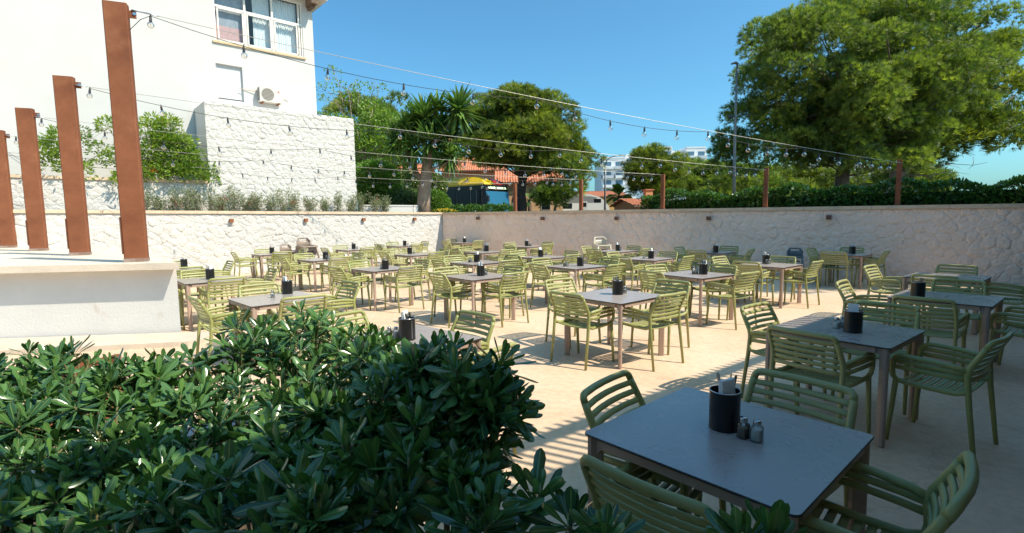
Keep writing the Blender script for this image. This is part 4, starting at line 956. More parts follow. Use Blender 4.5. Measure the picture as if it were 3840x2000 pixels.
# big pine group on the right
pine('huge sunlit pine filling the upper right, double trunk behind the hedge', 23, (3150, 775), .36, 640, [(3230, 240, 470, 270), (2995, 375, 195, 195), (3130, 140, 220, 130), (2900, 560, 200, 90), (3300, 440, 260, 170), (2740, 590, 60, 40), (3480, 200, 330, 330), (2900, 610, 200, 45), (3080, 520, 220, 80), (3260, 590, 200, 55), (2835, 475, 75, 80)], 400, 1, (.5, .95), 270, .20, PINE, forks=3, limbs=60, dead=26)
pine('second pine with pale peeling trunk at the far right', 26, (3300, 775), .24, 690, [(3500, 420, 200, 180), (3420, 560, 160, 80), (3650, 380, 220, 260)], 50, 2, (.8, 1.3), 90, .38, PINED, bark=BARKP, forks=2, limbs=30, dead=16)
pine('round dark-crowned pine standing behind the bus', 39, (1958, 790), .42, 690, [(1930, 420, 160, 85), (1810, 490, 90, 90), (2080, 450, 90, 90), (1960, 530, 200, 90), (2150, 600, 60, 60), (1840, 590, 110, 45), (1990, 610, 150, 40), (2190, 640, 25, 30)], 175, 3, (.7, 1.25), 125, .34, PINED, forks=3, limbs=45, dead=8)
pine('low drooping pine bough hanging beside the caravan', 37, (2080, 800), .12, 745, [(2085, 700, 75, 45), (2120, 640, 60, 40), (2070, 735, 45, 25)], 24, 4, (.6, 1.0), 80, .42, PINE, limbs=14)
pine('yellowish pine standing behind the leafy tree at the stone block', 34, (1480, 770), .25, 640, [(1340, 450, 140, 75), (1450, 430, 90, 60), (1400, 560, 150, 90), (1480, 620, 70, 50)], 36, 5, (.7, 1.15), 80, .40, PINE, limbs=18)
pine('tall narrow pine right of the street lamp', 44, (2432, 785), .26, 740, [(2440, 580, 42, 30), (2435, 645, 75, 45), (2500, 635, 55, 45), (2395, 680, 30, 20), (2460, 705, 85, 25)], 85, 6, (.6, 1.05), 110, .36, PINED, limbs=20)
pine('broad light green pine before the hotel', 52, (2640, 785), .3, 740, [(2590, 640, 105, 25), (2700, 655, 90, 40), (2580, 680, 110, 50), (2680, 715, 130, 35)], 105, 7, (.8, 1.4), 75, .42, PINE, limbs=18)
pine('bushy pale pine low behind the tall lamp post', 40, (2780, 790), .2, 755, [(2780, 690, 110, 55), (2860, 720, 120, 40), (2700, 730, 90, 35)], 45, 8, (.7, 1.15), 85, .38, PINE, limbs=12)
pine('distant dark pine seen between the big trunks', 48, (3060, 790), .25, 750, [(3000, 690, 150, 60), (3230, 700, 170, 60), (3400, 690, 140, 70)], 60, 9, (1.2, 1.8), 44, .55, PINED, limbs=14)
# pine outside the picture on the right whose crown shades the far right corner of the terrace
rng = np.random.default_rng(44); t = thing('pine_tree', 'pine beyond the right wall outside the picture, shading the corner', 'tree', (15.9, 9.8, GZ))
m = MB(); limb(m, [(0, 0, -.2), (.1, 0, 4), (-.1, .1, 9)], .28, .1); m.build('trunk', BARK, t, True)
cs = np.array([15.6, 9.55, 10.6])+rng.normal(size=(46, 3))*np.array([1.25, .75, .55]); crown('crown', cs, rng.uniform(.7, 1.1, 46), 90, TUFT, PINED, .4, rng, t, (15.9, 9.8, GZ))

# leafy tree with bare twigs left of the yucca
LEAFY = leafmat('broad_leaves', (.11, .20, .03), (.30, .42, .06), .45, .35)
QL = quadleaf(.28)
t = pine('loose leafy tree with bare upper twigs beside the stone block', 27, (1362, 740), .16, 640, [(1330, 480, 110, 90), (1420, 420, 70, 90), (1350, 590, 60, 110), (1440, 540, 60, 80)], 40, 10, (.4, .75), 380, .17, LEAFY, 'leafy_tree', base=QL, bark=BARKP, forks=3, limbs=34, zsq=.9, up=.1)
rnd = random.Random(3); m = MB(); org = t.location.copy(); tips = []
for (x0, y0, x1, y1) in [(1330, 480, 1215, 330), (1340, 470, 1262, 285), (1300, 420, 1230, 370), (1360, 470, 1330, 300), (1400, 450, 1420, 330), (1290, 400, 1255, 270), (1300, 380, 1212, 345), (1380, 420, 1405, 310), (1320, 400, 1310, 320)]:
    a, b = at(x0, y0, 27)-org, at(x1, y1, 27+rnd.uniform(-.6, .6))-org; W = wob(a, b, rnd, 6, .2); limb(m, W, .03, .006, 4)
    for q in range(6):
        s0 = W[rnd.randrange(2, 6)]; e = s0+Vector((rnd.uniform(-.5, .5), rnd.uniform(-.3, .3), rnd.uniform(.0, .6))); limb(m, wob(s0, e, rnd, 4, .2), .009, .003, 3); tips.append(e+org)
m.build('bare_twigs', BARKP, t, True)
rng = np.random.default_rng(8); crown('sparse_leaves', np.array(tips)[::2], np.full(len(tips[::2]), .22), 420, QL, LEAFY, .13, rng, t, org, 1, .2)

# hedges and shrubs
HEDGE = leafmat('hedge_leaves', (.028, .078, .018), (.115, .23, .035), .30, .22)
def leafbox(pts_fn, n, size, rng, base, mt, parent, org, nm='foliage', out=.6):
    P, N_ = pts_fn(n, rng); D = N_*out+rng.normal(size=(n, 3))*.55+np.array([0, 0, .35])
    M = frames(D, rng, rng.uniform(0, 6.28, n))*(size*rng.uniform(.6, 1.3, n))[:, None, None]
    return link(nm, scatter(nm, base, M, P-np.array(org), mt, np.clip(rng.normal(.4, .25, n), 0, 1)), parent)
t = thing('clipped_hedge', 'dense dark green hedge along the top of the right wall', 'hedge', rpt(17, 1.3, GZ))
def hp_(n, rng):
    u = rng.uniform(8.6, 27, n); k = rng.choice([0, 0, 0, 1, 1], n); q = rng.uniform(0, 1, n)
    top = 2.38+.09*np.sin(u*2.1)+.07*np.sin(u*5.3+1)+.05*(u > 13)
    back = np.where(k == 0, .62+rng.uniform(0, .16, n), .62+q*1.3); z = np.where(k == 0, 1.55+q*(top-1.55), top-rng.uniform(0, .12, n))
    B = CRN; P = np.stack([B.x+RD.x*u-RN.x*back, B.y+RD.y*u-RN.y*back, z], 1)
    N_ = np.where((k == 0)[:, None], np.array([RN.x, RN.y, .2]), np.array([0, 0, 1.])); return P, N_
leafbox(hp_, 26000, .115, np.random.default_rng(12), QL, HEDGE, t, t.location)
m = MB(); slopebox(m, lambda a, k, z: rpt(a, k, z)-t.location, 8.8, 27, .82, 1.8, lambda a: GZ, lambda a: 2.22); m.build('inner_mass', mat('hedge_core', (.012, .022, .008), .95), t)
t = thing('pittosporum_hedge', 'low glossy hedge behind the wall in front of the bus', 'hedge', at(1800, 790, 24))
def dome(c, r, zmin=-.1):
    c = np.array(c); r = np.array(r)
    def fn(n, rng):
        v = rnd_dirs(rng, n, zmin); return c+v*r*rng.uniform(.9, 1.06, (n, 1)), v/r*r.mean()
    return fn
lo = t.location
for px, w_ in ((1720, 36), (1775, 40), (1835, 42), (1890, 36)):
    p = at(px, 790, 24); p.z = 1.75; leafbox(dome(p, (w_*24/FPX*1.2, .5, .55)), 900, .13, np.random.default_rng(px), QL, HEDGE, t, lo)
JUN = leafmat('clipped_shrub_leaves', (.09, .15, .05), (.20, .28, .10), .6, .2)
JUN2 = leafmat('clipped_shrub_leaves_bright', (.09, .19, .03), (.22, .34, .06), .5, .25)
for px, py, d, rx, ry, lb, mt in ((1480, 765, 25, 120, 62, 'wide grey-green clipped juniper dome left of the yucca trunk', JUN), (1622, 778, 24.3, 66, 62, 'rounded clipped green shrub right of the yucca trunk', JUN2)):
    p = at(px, py, d); t = thing('clipped_shrub', lb, 'shrub', (p.x, p.y, 1.88)); s = d/FPX
    leafbox(dome(p, (rx*s, rx*s*.8, ry*s), -.5), 9000, .085, np.random.default_rng(px), QL, mt, t, t.location, out=1)
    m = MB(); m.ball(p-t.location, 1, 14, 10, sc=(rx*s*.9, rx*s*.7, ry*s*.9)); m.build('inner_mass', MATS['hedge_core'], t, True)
OLE = leafmat('oleander_leaves', (.09, .20, .03), (.24, .38, .06), .45, .3)
LONG = quadleaf(.11)
for px, py, d, rx, ry, lb, n in ((1412, 690, 24.5, 78, 75, 'bright green oleander bush beside the stone block', 6500),):
    p = at(px, py, d); t = thing('oleander_bush', lb, 'shrub', (p.x, p.y, 1.88)); s = d/FPX
    leafbox(dome(p, (rx*s, rx*s*.8, ry*s), -.9), n, .26, np.random.default_rng(px), LONG, OLE, t, t.location, out=.8)
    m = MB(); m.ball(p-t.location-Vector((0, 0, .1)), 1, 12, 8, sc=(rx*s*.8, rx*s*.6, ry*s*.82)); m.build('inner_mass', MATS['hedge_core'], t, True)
CREAMF = leafmat('flowering_leaves', (.06, .12, .03), (.24, .28, .08), .5, .25); FLO = leafmat('cream_flowers', (.62, .60, .42), (.75, .72, .60), .7, .2)
for px, py, rx, ry, lb in ((1520, 690, 58, 42, 'cream-flowering shrub left of the yucca trunk'), (1628, 700, 42, 42, 'cream-flowering shrub right of the yucca trunk')):
    p = at(px, py, 26.5); t = thing('flowering_shrub', lb, 'shrub', (p.x, p.y, 1.88)); s = 26.5/FPX
    leafbox(dome(p, (rx*s, rx*s*.8, ry*s), -.9), 3200, .13, np.random.default_rng(px), QL, CREAMF, t, t.location); leafbox(dome(p, (rx*s*1.03, rx*s*.83, ry*s*1.03), -.3), 500, .09, np.random.default_rng(px+1), QL, FLO, t, t.location, 'flowers')
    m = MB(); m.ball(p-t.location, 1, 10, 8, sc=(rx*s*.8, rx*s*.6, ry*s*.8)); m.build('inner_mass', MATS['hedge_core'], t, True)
YEL = leafmat('yellow_flowers', (.65, .42, .02), (.75, .55, .05), .7, .1)
p = at(1660, 788, 22.8); t = thing('yellow_flowers', 'patch of small yellow flowers on the wall top at the corner', 'flowers', (p.x, p.y, 1.9))
leafbox(dome((p.x, p.y, 1.98), (.62, .25, .14)), 420, .07, np.random.default_rng(2), QL, YEL, t, t.location, 'blossoms'); leafbox(dome((p.x, p.y, 1.92), (.7, .3, .14)), 500, .1, np.random.default_rng(4), QL, HEDGE, t, t.location, 'leaves')

# row of small bottlebrush shrubs behind the left wall: individual plants
BOT = leafmat('bottlebrush_leaves', (.13, .16, .08), (.27, .30, .17), .6, .2); REDF = leafmat('bottlebrush_flowers', (.32, .03, .015), (.50, .07, .03), .7, .1)
rb = random.Random(17); xs = [545, 600, 655, 700, 745, 790, 835, 880, 925, 965, 1010, 1060, 1110, 1165, 1215, 1265, 1310, 1355, 1400, 1450]
hts = [.62, .45, .55, .62, .65, .60, .55, .75, .62, .52, .50, .66, .62, .40, .52, .62, .50, .66, .62, .50]; nth = ['leftmost', 'second', 'third', 'fourth', 'fifth', 'sixth', 'seventh', 'eighth', 'ninth', 'tenth', 'eleventh', 'twelfth', 'thirteenth', 'fourteenth', 'fifteenth', 'sixteenth', 'seventeenth', 'eighteenth', 'nineteenth', 'last']
for i, (x, hgt) in enumerate(zip(xs, hts)):
    tt = hit(x, 785, Vector((lpt(0, .62, 0).x, lpt(0, .62, 0).y)), LD)[0]; o = lpt(tt, .62+rb.uniform(-.12, .12), 1.88); red = rb.random() < .55
    t = thing('bottlebrush_shrub', 'small grey-green %sbush on the left wall, %s of the row from the left' % ('red-flowered ' if red else '', nth[i]), 'shrub', o, 0, 'bottlebrush bushes along the left wall')
    rng = np.random.default_rng(100+i); m = MB(); cs = []
    for k in range(8):
        a, ln = rb.uniform(0, 6.28), rb.uniform(.6, 1.15)*(hgt*.88+.2); sp = rb.uniform(.05, .26); e = Vector((math.cos(a)*sp, math.sin(a)*sp, ln)); W = wob((0, 0, 0), e, rb, 5, .15); limb(m, W, .009, .003, 4)
        for w in W[1:]+[W[-1].lerp(W[-2], .5), W[2].lerp(W[3], .5)]: cs.append(np.array(w+o))
    m.build('stems', BARKP, t)
    crown('foliage', np.array(cs), np.full(len(cs), .09), 2100, quadleaf(.16), BOT, .07, rng, t, o, 1.2, .4)
    if red:
        pick = [cs[rng.integers(len(cs))] for _ in range(4)]; crown('flowers', np.array(pick), np.full(4, .06), 9000, quadleaf(.08), REDF, .06, rng, t, o, 1.2, 0)
# climbing plant over the retaining wall
CLIM = leafmat('climber_leaves', (.08, .17, .022), (.28, .36, .04), .4, .35)
t = thing('climbing_plant', 'bright green climbing plant spilling over the retaining wall', 'climber', lpt(11, 1.3, 3.0)); rng = np.random.default_rng(77); cs = []; rs = []
for px, py, rx, ry, n in ((620, 590, 110, 70, 46), (700, 630, 80, 50, 26), (590, 480, 75, 70, 20), (560, 640, 60, 40, 14), (660, 520, 60, 40, 10), (770, 660, 35, 40, 8), (480, 600, 90, 90, 16), (300, 560, 160, 110, 30)):
    for k in range(n):
        a, r = rng.uniform(0, 6.28), math.sqrt(rng.uniform(0, 1)); q = hit(px+rx*r*math.cos(a), py+ry*r*math.sin(a), Vector((lpt(0, 1.05, 0).x, lpt(0, 1.05, 0).y)), LD); cs.append(np.array(lpt(q[0], 1.0+rng.uniform(-.35, .35), q[1]))); rs.append(rng.uniform(.16, .30))
crown('foliage', np.array(cs), np.array(rs), 1500, quadleaf(.20), CLIM, .12, rng, t, t.location, .9, .15)
rnd = random.Random(6); m = MB()
for k in range(34):
    a = Vector(cs[rnd.randrange(len(cs))]); b = Vector(cs[rnd.randrange(len(cs))]); limb(m, wob(a-t.location, b-t.location, rnd, 6, .3), .012, .004, 4)
for k in range(14):
    a = Vector(cs[rnd.randrange(46, 70)]); e = a+Vector((rnd.uniform(-.5, .7), rnd.uniform(-.4, .2), rnd.uniform(-.9, .9))); limb(m, wob(a-t.location, e-t.location, rnd, 6, .3), .007, .003, 4)
m.build('stems', BARKP, t)
p = lpt(*[(lambda q: q)(hit(568, 634, Vector((lpt(0, .8, 0).x, lpt(0, .8, 0).y)), LD))[0], .75, hit(568, 634, Vector((lpt(0, .8, 0).x, lpt(0, .8, 0).y)), LD)[1]])
crown('orange_flowers', np.array([p, p+Vector((.05, 0, -.07))]), np.array([.08, .06]), 6000, quadleaf(.3), leafmat('orange_petals', (.60, .09, .01), (.72, .16, .02), .6, .2), .06, rng, t, t.location, 1, 0)

# yucca
YL = leafmat('yucca_leaves', (.05, .12, .028), (.17, .28, .065), .36, .2)
yb = at(1588, 792, 22.6); t = thing('yucca_tree', 'tall yucca with several spiky heads on a thick pale trunk', 'tree', (yb.x, yb.y, 1.88)); org = t.location.copy()
A = lambda x, y, dd=0: at(x, y, 22.6+dd)-org
m = MB(); m.sweep([(0, 0, -.1), A(1590, 755), A(1594, 700), A(1600, 640), A(1607, 585), A(1612, 545)], [.34, .30, .265, .24, .21, .17], n=12); m.build('trunk', mat('yucca_bark', (.24, .165, .11), .9, col2=(.36, .26, .19), vscale=4, bump=.9, bscale=10), t, True)
m = MB()
for pts, r0, r1 in (([A(1596, 690), A(1560, 650, .2), A(1530, 580, .3), A(1522, 520, .3)], .14, .09), ([A(1606, 600), A(1590, 520), A(1590, 455)], .12, .08), ([A(1610, 560), A(1660, 500, -.3), A(1712, 430, -.3)], .12, .08), ([A(1608, 590), A(1640, 560, .3), A(1660, 500, .4)], .1, .07), ([A(1536, 560, .3), A(1560, 520, .6), A(1568, 480, .6)], .07, .06), ([A(1603, 640), A(1650, 625, -.3), A(1690, 600, -.3)], .08, .06)): m.sweep(pts, [r0+(r1-r0)*i/(len(pts)-1) for i in range(len(pts))], n=8)
m.build('branches', MATS['yucca_bark'], t, True)
lv, lf, luv = blade(1, [(0, .032), (.25, .060), (.6, .052), (.85, .026), (1, .001)], .25, .18)
tn = np.random.default_rng(5); LM = []
for k in range(4): LM.append(fast_mesh('yucca_leaf', lv, lf, YL, luv, np.full(len(lv), [.15, .4, .65, .95][k])))
ry = np.random.default_rng(6); cnt = 0
for (x, y, dd, n, L) in [(1592, 440, 0, 52, 1.08), (1720, 412, -.3, 52, 1.15), (1662, 490, .4, 38, .95), (1522, 500, .3, 42, .9), (1568, 470, .6, 34, .9), (1692, 590, -.35, 38, .95), (1545, 640, -.3, 16, .8), (1480, 530, .3, 26, .9)]:
    c = A(x, y, dd)
    for k in range(n):
        el = math.asin(min(1, max(-1, ry.uniform(-.75, 1)))) if k > n*.3 else ry.uniform(.5, 1.5); az = k*2.399+ry.uniform(-.2, .2)
        d = Vector((math.cos(az)*math.cos(el), math.sin(az)*math.cos(el), math.sin(el))); M3 = Matrix(frames(np.array([d]), ry)[0].tolist()).to_4x4()
        o = link('leaf', LM[ry.integers(4)], t); o.matrix_basis = Matrix.Translation(c+d*.06) @ M3 @ Matrix.Scale(L*ry.uniform(.75, 1.08), 4); cnt += 1
D_ = []; T_ = []; S_ = []
for (x, y, dd, n, L) in [(1592, 450, 0, 130, 1.15), (1720, 418, -.3, 130, 1.2), (1655, 490, .4, 120, 1.1), (1520, 490, .3, 130, 1.1), (1560, 460, .6, 110, 1.05), (1690, 585, -.35, 80, .95), (1640, 560, .2, 90, 1.0), (1550, 545, .1, 110, 1.0), (1690, 520, -.2, 110, 1.1), (1535, 640, .2, 60, .9), (1640, 420, .2, 150, 1.15), (1480, 540, .3, 80, .9), (1610, 530, -.3, 110, 1.0)]:
    d_ = rnd_dirs(ry, n, -.98); D_.append(d_); T_.append(np.tile(np.array(A(x, y, dd)), (n, 1))+d_*.05+np.array([0, 0, -.12])*(d_[:, 2:3] < 0)); S_.append(L*ry.uniform(.7, 1.05, n))
D_, T_, S_ = np.vstack(D_), np.vstack(T_), np.hstack(S_)
stuff(link('inner_leaves', scatter('inner_leaves', (lv, lf, luv), frames(D_, ry)*S_[:, None, None], T_, YL, ry.uniform(0, 1, len(D_))), t))
# palms far behind
PALM = leafmat('palm_fronds', (.06, .12, .02), (.18, .26, .05), .5, .25)
def palm(px, py, d, h, L, lb, n=26):
    b = at(px, 792, d); t = thing('fan_palm', lb, 'palm', (b.x, b.y, GZ)); top = at(px, py, d)-t.location; m = MB(); limb(m, [(0, 0, -.2), top*.5+Vector((.05, 0, 0)), top], .20, .16, 8); m.build('trunk', BARK, t, True)
    rg = np.random.default_rng(px); D = rnd_dirs(rg, n, -.5); V, F, U = blade(1, [(0, .02), (.35, .05), (.5, .22), (.8, .26), (1, .05)], .3, .25)
    link('fronds', scatter('fronds', (V, F, U), frames(D, rg)*(L*rg.uniform(.8, 1.1, n))[:, None, None], np.tile(np.array(top), (n, 1)), PALM, rg.uniform(0, 1, n)), t)
palm(2322, 735, 46, 2.5, 1.3, 'small fan palm left of the tall narrow pine', 34); palm(2352, 765, 45, 1.5, .9, 'low fan palm right next to the small palm', 26)
palm(1985, 750, 43, 2, .9, 'small palm between the pine trunk and the caravan', 20); palm(1925, 560, 55, 5, 1.2, 'distant palm behind the round pine', 20) if False else None

# ================================================================== BACKGROUND BUILDINGS, VEHICLES, LAMPS
def text_mesh(body, size, name, mt, bold=0):
    cu = bpy.data.curves.new(name, 'FONT'); cu.body = body; cu.size = size; cu.align_x = 'CENTER'; cu.align_y = 'CENTER'; cu.offset = bold; cu.extrude = .004
    o = bpy.data.objects.new(name, cu); C.objects.link(o); dg = bpy.context.evaluated_depsgraph_get(); me = bpy.data.meshes.new_from_object(o.evaluated_get(dg))
    bpy.data.objects.remove(o); me.materials.clear(); me.materials.append(mt); me.name = name; return me
# ---- bus
bt = thing('city_bus', 'yellow-roofed dark city bus with lit route sign parked behind the wall', 'bus', (-.735, 36.02, GZ), math.atan2(-.6, .8), None)
YEP = mat('yellow_paint', (.75, .48, .012), .35, var=.03); REP = mat('bus_red_paint', (.45, .03, .03), .35); BLP = mat('bus_blue_paint', (.02, .10, .22), .35); DKG = mat('bus_dark_glass', (.010, .013, .016), .12, spec=.25)
WSG = mat('bus_windscreen', (.03, .15, .27), .10, spec=.5); BLKP = mat('bus_black', (.015, .016, .018), .4)
def side_prism(poly, y0, y1, nm, mt, par=bt, smooth=False):
    m = MB(); m.prism(poly, y0, y1, frame=lambda u, v, w: Vector((u, w, v))); return m.build(nm, mt, par, smooth)
side_prism([(-.02, .30), (-.10, 1.15), (-.28, 2.30), (-.42, 2.72), (-11.9, 2.72), (-12, .30)][::-1], -1.262, 1.262, 'body', BLKP)
side_prism([(.0, .28), (-.06, 1.02), (-11.98, 1.02), (-12.0, .28)][::-1], -1.275, 1.275, 'lower_panel', BLP)
pod = [(-.42, 2.722), (-.52, 2.86), (-.75, 3.02), (-1.15, 3.18), (-1.7, 3.30), (-2.4, 3.36), (-9.5, 3.36), (-10.2, 2.722)][::-1]
def podw(z): return 1.25-.55*((z-2.722)/.64)**1.3
def pod_half(pr, s, inner, nm, mt):
    """roof pod half with shoulders leaning inwards; s = -1 right side, +1 left side"""
    m = MB(); rows = 6; cols = []
    for (x, z) in pr:
        cols.append([(x, s*podw(2.722+(z-2.722)*k/rows), 2.722+(z-2.722)*k/rows) for k in range(rows+1)]+[(x, inner, z+.02)])
    n = rows+2; vs = [p for c in cols for p in c]
    m.add(vs, [(i*n+j, (i+1)*n+j, (i+1)*n+j+1, i*n+j+1) for i in range(len(cols)-1) for j in range(n-1)]); return m.build(nm, mt, bt, True, 50)
PF = [(-.42, 2.724), (-.47, 2.80), (-.56, 2.90), (-.75, 3.02), (-1.15, 3.18), (-1.7, 3.30), (-2.0, 3.33)]; PB = [(-2.0, 3.33), (-2.4, 3.36), (-9.5, 3.36), (-10.2, 2.73)]
yp = pod_half(PF+PB[1:], -1, -.15, 'roof_pod', YEP); pod_half(PB, 1, -.15, 'roof_pod', YEP); pod_half(PF, 1, -.15, 'red_roof_corner', REP)
m = MB(); m.box((-6.2, -1.262, 2.735), (11.3, .05, .10)); m.build('yellow_cantrail', YEP, bt)
for x0, x1 in ((-1.75, -2.95), (-3.1, -4.6), (-4.68, -6.2), (-6.28, -7.6), (-7.7, -9.1), (-9.2, -10.6)):
    m = MB(); m.box(((x0+x1)/2, -1.272, 1.80), (abs(x1-x0), .02, 1.35)); m.build('side_window', DKG, bt)
dr = MB(); 
for x0, x1 in ((-.62, -1.08), (-1.12, -1.62)): dr.box(((x0+x1)/2, -1.274, 1.35), (abs(x1-x0), .024, 2.0))
dd = dr.build('door', DKG, bt)
for x in (-.60, -1.10, -1.64): m = MB(); m.box((x, -1.29, 1.35), (.03, .02, 2.05)); m.build('door_frame', mat('bus_grey', (.22, .22, .22), .4), dd)
# windscreen follows the sloping front
m = MB(); m.add([(-.055, -1.18, 1.10), (-.055, 1.18, 1.10), (-.262, 1.18, 2.26), (-.262, -1.18, 2.26)], [(0, 1, 2, 3)]); m.add([(-.055, -1.18, 1.10), (-.262, -1.18, 2.26), (-.30, -1.262, 2.26), (-.13, -1.262, 1.12)], [(0, 1, 2, 3)]); m.v = [(v[0]+.02, v[1], v[2]) for v in m.v]; m.build('windscreen', WSG, bt)
m = MB(); m.add([(-.265, -1.15, 2.32), (-.265, 1.15, 2.32), (-.385, 1.15, 2.68), (-.385, -1.15, 2.68)], [(0, 1, 2, 3)]); m.v = [(v[0]+.022, v[1], v[2]) for v in m.v]; sg = m.build('route_sign', mat('sign_black', (.008, .01, .01), .2), bt)
LED = bpy.data.materials.new('sign_led'); LED.use_nodes = True; LED.node_tree.nodes['Principled BSDF'].inputs['Base Color'].default_value = (.6, .75, .5, 1); LED.node_tree.nodes['Principled BSDF'].inputs['Emission Color'].default_value = (.7, .95, .55, 1); LED.node_tree.nodes['Principled BSDF'].inputs['Emission Strength'].default_value = .8
tm = text_mesh('16 CALES - MANACOR', .205, 'route_text', LED, .004); o = link('route_text', tm, sg, (-.292, 0, 2.50)); o.matrix_basis = Matrix.Translation((-.292, .0, 2.50)) @ Matrix.Rotation(-R_(18), 4, 'Y') @ Matrix(((0, 0, 1, 0), (1, 0, 0, 0), (0, 1, 0, 0), (0, 0, 0, 1)))
SIDEM = Matrix(((1, 0, 0, 0), (0, 0, -1, 0), (0, 1, 0, 0), (0, 0, 0, 1)))
o = link('fleet_number', text_mesh('3037', .26, 'fleet_number', mat('black_letter', (.01, .01, .01), .5)), yp); o.matrix_basis = Matrix.Translation((-2.15, -1.10, 3.03)) @ Matrix.Rotation(-R_(36), 4, 'X') @ SIDEM
o = link('side_text', text_mesh('VEHICLE  PROPULSAT  DE GAS NATURAL', .20, 'side_text', mat('white_letter', (.75, .75, .75), .5)), bt); o.matrix_basis = Matrix.Translation((-6.4, -1.290, 2.57)) @ SIDEM
for s in (-1, 1):
    m = MB(); m.sweep([(-.2, s*1.25, 2.05), (.0, s*1.40, 2.05), (.05, s*1.43, 1.95)], .03, n=6); m.box((.06, s*1.44, 1.72), (.10, .2, .42)); m.build('wing_mirror', BLKP, bt)
for x in (-2.6, -8.9):
    for s in (-1, 1):
        m = MB(); m.sweep([(x, s*1.28, .48), (x, s*1.0, .48)], .48, n=20, up=(0, 0, 1)); w = m.build('wheel', mat('tyre_rubber', (.02, .02, .02), .8), bt, True, 40); m = MB(); m.sweep([(x, s*1.29, .48), (x, s*1.27, .48)], .27, n=16); m.build('rim', STEEL, w)
for s in (-1, 1): m = MB(); m.box((-.03, s*.95, .75), (.06, .42, .16)); m.build('headlight', mat('lamp_glass', (.5, .5, .5), .1), bt)
# ---- caravan
cp = at(2140, 790, 50); cv = thing('caravan', 'grey and white motorhome with rounded nose parked behind the wall', 'motorhome', (cp.x, cp.y, GZ), R_(8))
CW = mat('caravan_white', (.62, .62, .60), .4, var=.04); CG = mat('caravan_grey', (.20, .20, .20), .4)
prof = [(-3.6, .5), (3.55, .5), (3.62, .9), (3.45, 1.45), (3.05, 1.95), (2.5, 2.30), (1.7, 2.52), (.6, 2.60), (-1.0, 2.55), (-2.6, 2.45), (-3.45, 2.30), (-3.62, 1.9)]
m = MB(); m.prism(prof, -1.1, 1.1, frame=lambda u, v, w: Vector((u, w, v))); m.build('body', CW, cv)
m = MB(); m.prism([(-3.5, 1.72), (1.9, 1.72), (2.35, 2.22), (1.6, 2.36), (-2.6, 2.30), (-3.4, 2.2)], -1.104, -1.100, frame=lambda u, v, w: Vector((u, w, v))); m.build('grey_stripe', CG, cv)
for x, w_ in ((-2.5, 1.1), (-.7, 1.1)): m = MB(); m.box((x, -1.108, 1.45), (w_, .014, .5)); m.build('window', DKG, cv)
m = MB(); m.box((1.05, -1.108, 1.2), (.62, .014, 1.35)); dr_ = m.build('door', mat('caravan_door', (.52, .52, .51), .4), cv); m = MB(); m.box((1.05, -1.118, 1.55), (.4, .01, .4)); m.build('pane', DKG, dr_)
m = MB(); m.box((2.35, -1.108, 1.92), (.7, .014, .36)); m.build('window', DKG, cv)
for x in (-1.9, 2.4): m = MB(); m.sweep([(x, -1.1, .34), (x, -.85, .34)], .34, n=16, up=(0, 0, 1)); m.build('wheel', MATS['tyre_rubber'], cv, True, 40)
# ---- peach houses with tile roofs
PEACH = mat('peach_render', (.62, .38, .20), .85, var=.06, vscale=1); PEACH2 = mat('orange_render', (.58, .27, .12), .85, var=.08, vscale=1); TILE = mat('clay_tiles', (.42, .125, .055), .8, col2=(.56, .23, .12), vscale=5, bump=.2, bscale=10)
def tile_roof(parent, a, b, up_, wave=.12, step=.24):
    """corrugated clay roof from eave line a-b rising along up_"""
    m = MB(); a, b, up_ = Vector(a), Vector(b), Vector(up_); L = (b-a).length; n = int(L/step*4); nrm = (b-a).cross(up_).normalized(); vs = []
    rows = 7
    for r in range(rows+1):
        for i in range(n+1): vs.append(a+(b-a)*(i/n)+up_*(r/rows)+nrm*(.06*math.sin(i*math.pi/2)-(.04 if r % 2 else 0)))
    m.add(vs, [(r*(n+1)+i, r*(n+1)+i+1, (r+1)*(n+1)+i+1, (r+1)*(n+1)+i) for r in range(rows) for i in range(n)]); return m.build('tile_roof', TILE, parent, True)
def house(px0, px1, py_eave, d, depth, label, wallm, rise=1.2, rot=0, wins=(), chim=None, gable=False):
    a, b = at(px0, py_eave, d), at(px1, py_eave, d); c = (a+b)/2; t = thing('peach_house', label, 'house', (c.x, c.y, GZ), rot); W = (b-a).length; H = c.z-GZ
    m = MB(); m.box((0, depth/2, H/2), (W, depth, H)); m.build('wall', wallm, t)
    e = .35; r1 = tile_roof(t, (-W/2-e, -e, H+.02), (W/2+e, -e, H+.02), (0, depth/2+e, rise)); r2 = tile_roof(t, (W/2+e, depth+e, H+.02), (-W/2-e, depth+e, H+.02), (0, -depth/2-e, rise))
    m = MB(); m.add([(-W/2, 0, H), (-W/2, depth, H), (-W/2, depth/2, H+rise-.06), (W/2, 0, H), (W/2, depth, H), (W/2, depth/2, H+rise-.06)], [(0, 2, 1), (3, 4, 5)]); m.build('gable', wallm, t)
    m = MB(); m.box((0, -e+.02, H-.06), (W+2*e, .08, .12)); m.build('eave_board', WOOD, t)
    for (x, z, w_, h_) in wins:
        m = MB(); m.box((x, -.02, z), (w_, .06, h_)); f = m.build('window', mat('far_frame', (.5, .45, .38), .6), t); m = MB(); m.box((x, -.056, z), (w_-.14, .01, h_-.14)); m.build('pane', DKG, f)
    if chim: m = MB(); m.box((chim[0], depth*.4, H+rise*.9+chim[1]/2-.3), (chim[2], chim[2]*.8, chim[1])); c_ = m.build('chimney', wallm, t); m = MB(); m.box((chim[0], depth*.4, H+rise*.9+chim[1]-.26), (chim[2]*1.25, chim[2]*1.05, .08)); m.build('chimney_cap', TILE, t)
    return t
